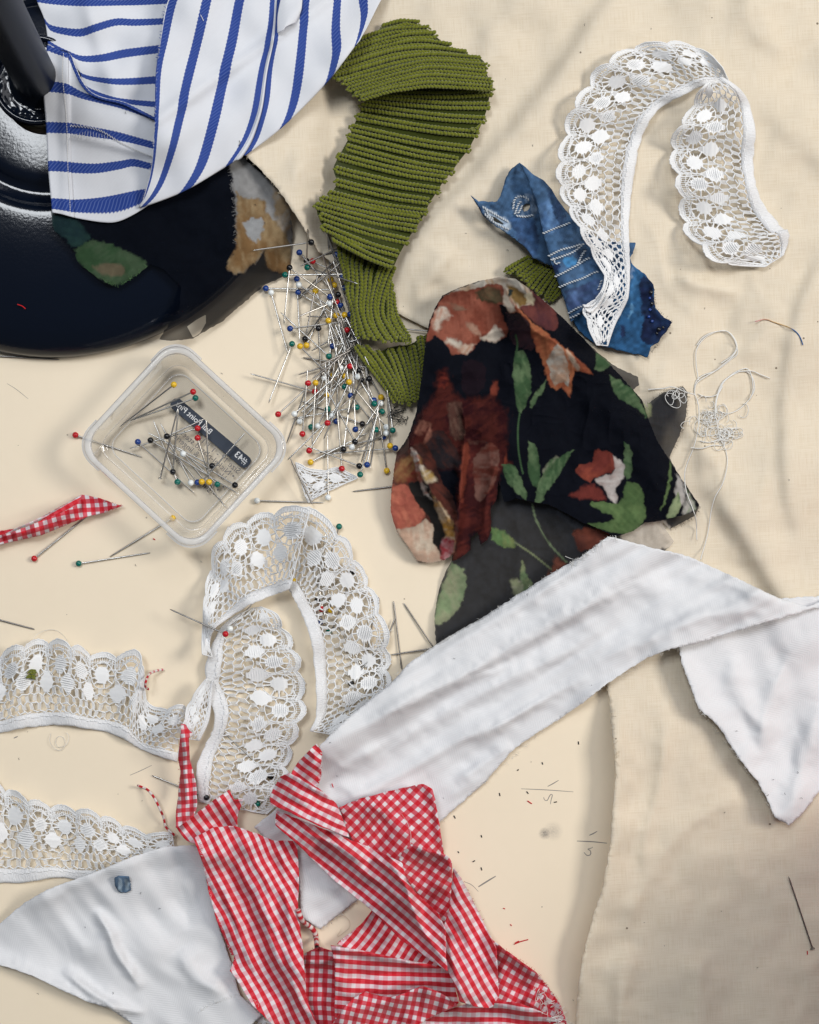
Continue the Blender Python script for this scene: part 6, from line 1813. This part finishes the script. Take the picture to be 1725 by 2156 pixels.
o = thread('thread_curl', ZG([(410, 960), (450, 935), (490, 960), (495, 1000), (460, 1030), (430, 1050), (450, 1010)]), .08, M['lthread'], None, .2, 4, 3)
tag(o, 'fine curled thread in the gap beside the broad gingham strip', 'thread')
o = thread('thread_curl', ZG([(770, 405), (800, 450), (818, 510), (815, 560)]), .10, M['thread'], None, .3, 4, 3)
tag(o, 'short white thread on the checked gingham square', 'thread')
# olive fluff on the lace
mb = MB()
for k_ in range(12):
    c_ = np.array(ZLL([(245, 515)])[0]) + rg.normal(0, 4, 2)
    q = resample(np.array([c_ + rg.normal(0, 3.4, 2) for _ in range(5)]), 2)
    tube(W(q[:, 0], q[:, 1], hsamp(HF, q[:, 0], q[:, 1]) + .6 + rg.random()), .38e-3, 4, mb)
tag(mb.build('yarn_fluff', M['yarn']), 'small tuft of olive yarn caught on the left lace strip', 'yarn tuft')
mb = MB()
for c0_ in ((1006, 266), (998, 272)):
    for k_ in range(5):
        c_ = np.array(c0_) + rg.normal(0, 2.0, 2)
        q = resample(np.array([c_ + rg.normal(0, 2.4, 2) for _ in range(4)]), 2)
        tube(W(q[:, 0], q[:, 1], hsamp(HF, q[:, 0], q[:, 1]) + .4 + .4 * rg.random()), .3e-3, 4, mb)
tag(mb.build('yarn_fluff', M['yarn']), 'tiny olive yarn crumb on the muslin right of the knit', 'yarn tuft')
# lint and clippings
mbd, mbr = MB(), MB()
for (x, y) in R6([(457, 448), (380, 551), (190, 646), (303, 727), (206, 794), (271, 832), (303, 864), (497, 543), (560, 420), (712, 334), (615, 583)]):
    a = rg.uniform(.8, 1.7) if rg.random() < .5 else rg.uniform(2.4, 3.1)
    L = rg.uniform(2, 3.4)
    z = float(hsamp(HF, x, y)) + .25
    tube(W([x - L * math.cos(a), x + L * math.cos(a)], [y - L * math.sin(a), y + L * math.sin(a)], z), .22e-3, 4, mbd)
for k_ in range(90):
    x, y = rg.uniform(20, 1700), rg.uniform(20, 2130)
    a = rg.uniform(0, 6.3); L = rg.uniform(1.0, 3.2)
    z = float(hsamp(HF, x, y)) + .15
    tube(W([x, x + L * math.cos(a), x + L * math.cos(a + .6) * 1.6], [y, y + L * math.sin(a), y + L * math.sin(a + .6) * 1.6], z), .09e-3, 3, mbd)
for pts in (R6([(497, 578), (515, 590)]), R6([(440, 1182), (470, 1170), (500, 1162)]), R6([(445, 1176), (462, 1168)]), R6([(395, 1030), (402, 1033)]), R6([(425, 1098), (430, 1104)]), R5([(1398, 505), (1404, 522)]), ZQ([(102, 1780), (130, 1790), (150, 1806)]), R3([(645, 888), (654, 893)]), R6([(1675, 1210), (1676, 1225)])):
    q = resample(pts, 3)
    tube(W(q[:, 0], q[:, 1], hsamp(HF, q[:, 0], q[:, 1]) + .3), .22e-3, 4, mbr)
tag(mbd.build('lint', M['bthread']), 'dark lint and thread clippings scattered over table and muslin', 'lint', kind='stuff')
tag(mbr.build('red_lint', M['rthread']), 'red thread clippings scattered over table and lamp base', 'lint', kind='stuff')

# ================================================================ UNSEEN ROLL OF RED CLOTH added beside the frame to shade the muslin
roll = empty('added_shade_roll', 2700, 2000, 'added shade-casting roll of dark red cloth, unseen beyond the lower right edge', 'added shade blocker')
cc_ = np.array([.312, -.160, 0])
mb = MB()
tt = np.linspace(.0, .135, 10)
an = np.linspace(0, 2 * math.pi * 4.25, 180)
rad_ = .066 - .011 * an / an[-1] * 2.2
V = np.stack([cc_ + np.stack([np.cos(an) * rad_ * 1.05, np.sin(an) * rad_, 0 * an + t], 1) + [.0008 * math.sin(t * 90), 0, 0] for t in tt])
n_, m_ = V.shape[:2]
a = np.arange(n_ - 1)[:, None] * m_ + np.arange(m_ - 1)[None]
mb.add(V.reshape(-1, 3), np.stack([a, a + 1, a + m_ + 1, a + m_], -1).reshape(-1, 4))
mb.build('shade_roll_layers', m_plain('dark_red_cloth', (.50, .03, .035), .9), roll)
mb = MB()
V2, F2 = tube([cc_ + [0, 0, t] for t in np.linspace(0, .15, 6)], .021, 24)
mb.add(V2, F2); mb.build('shade_roll_tube', m_plain('brown_card', (.36, .25, .15), .9), roll)
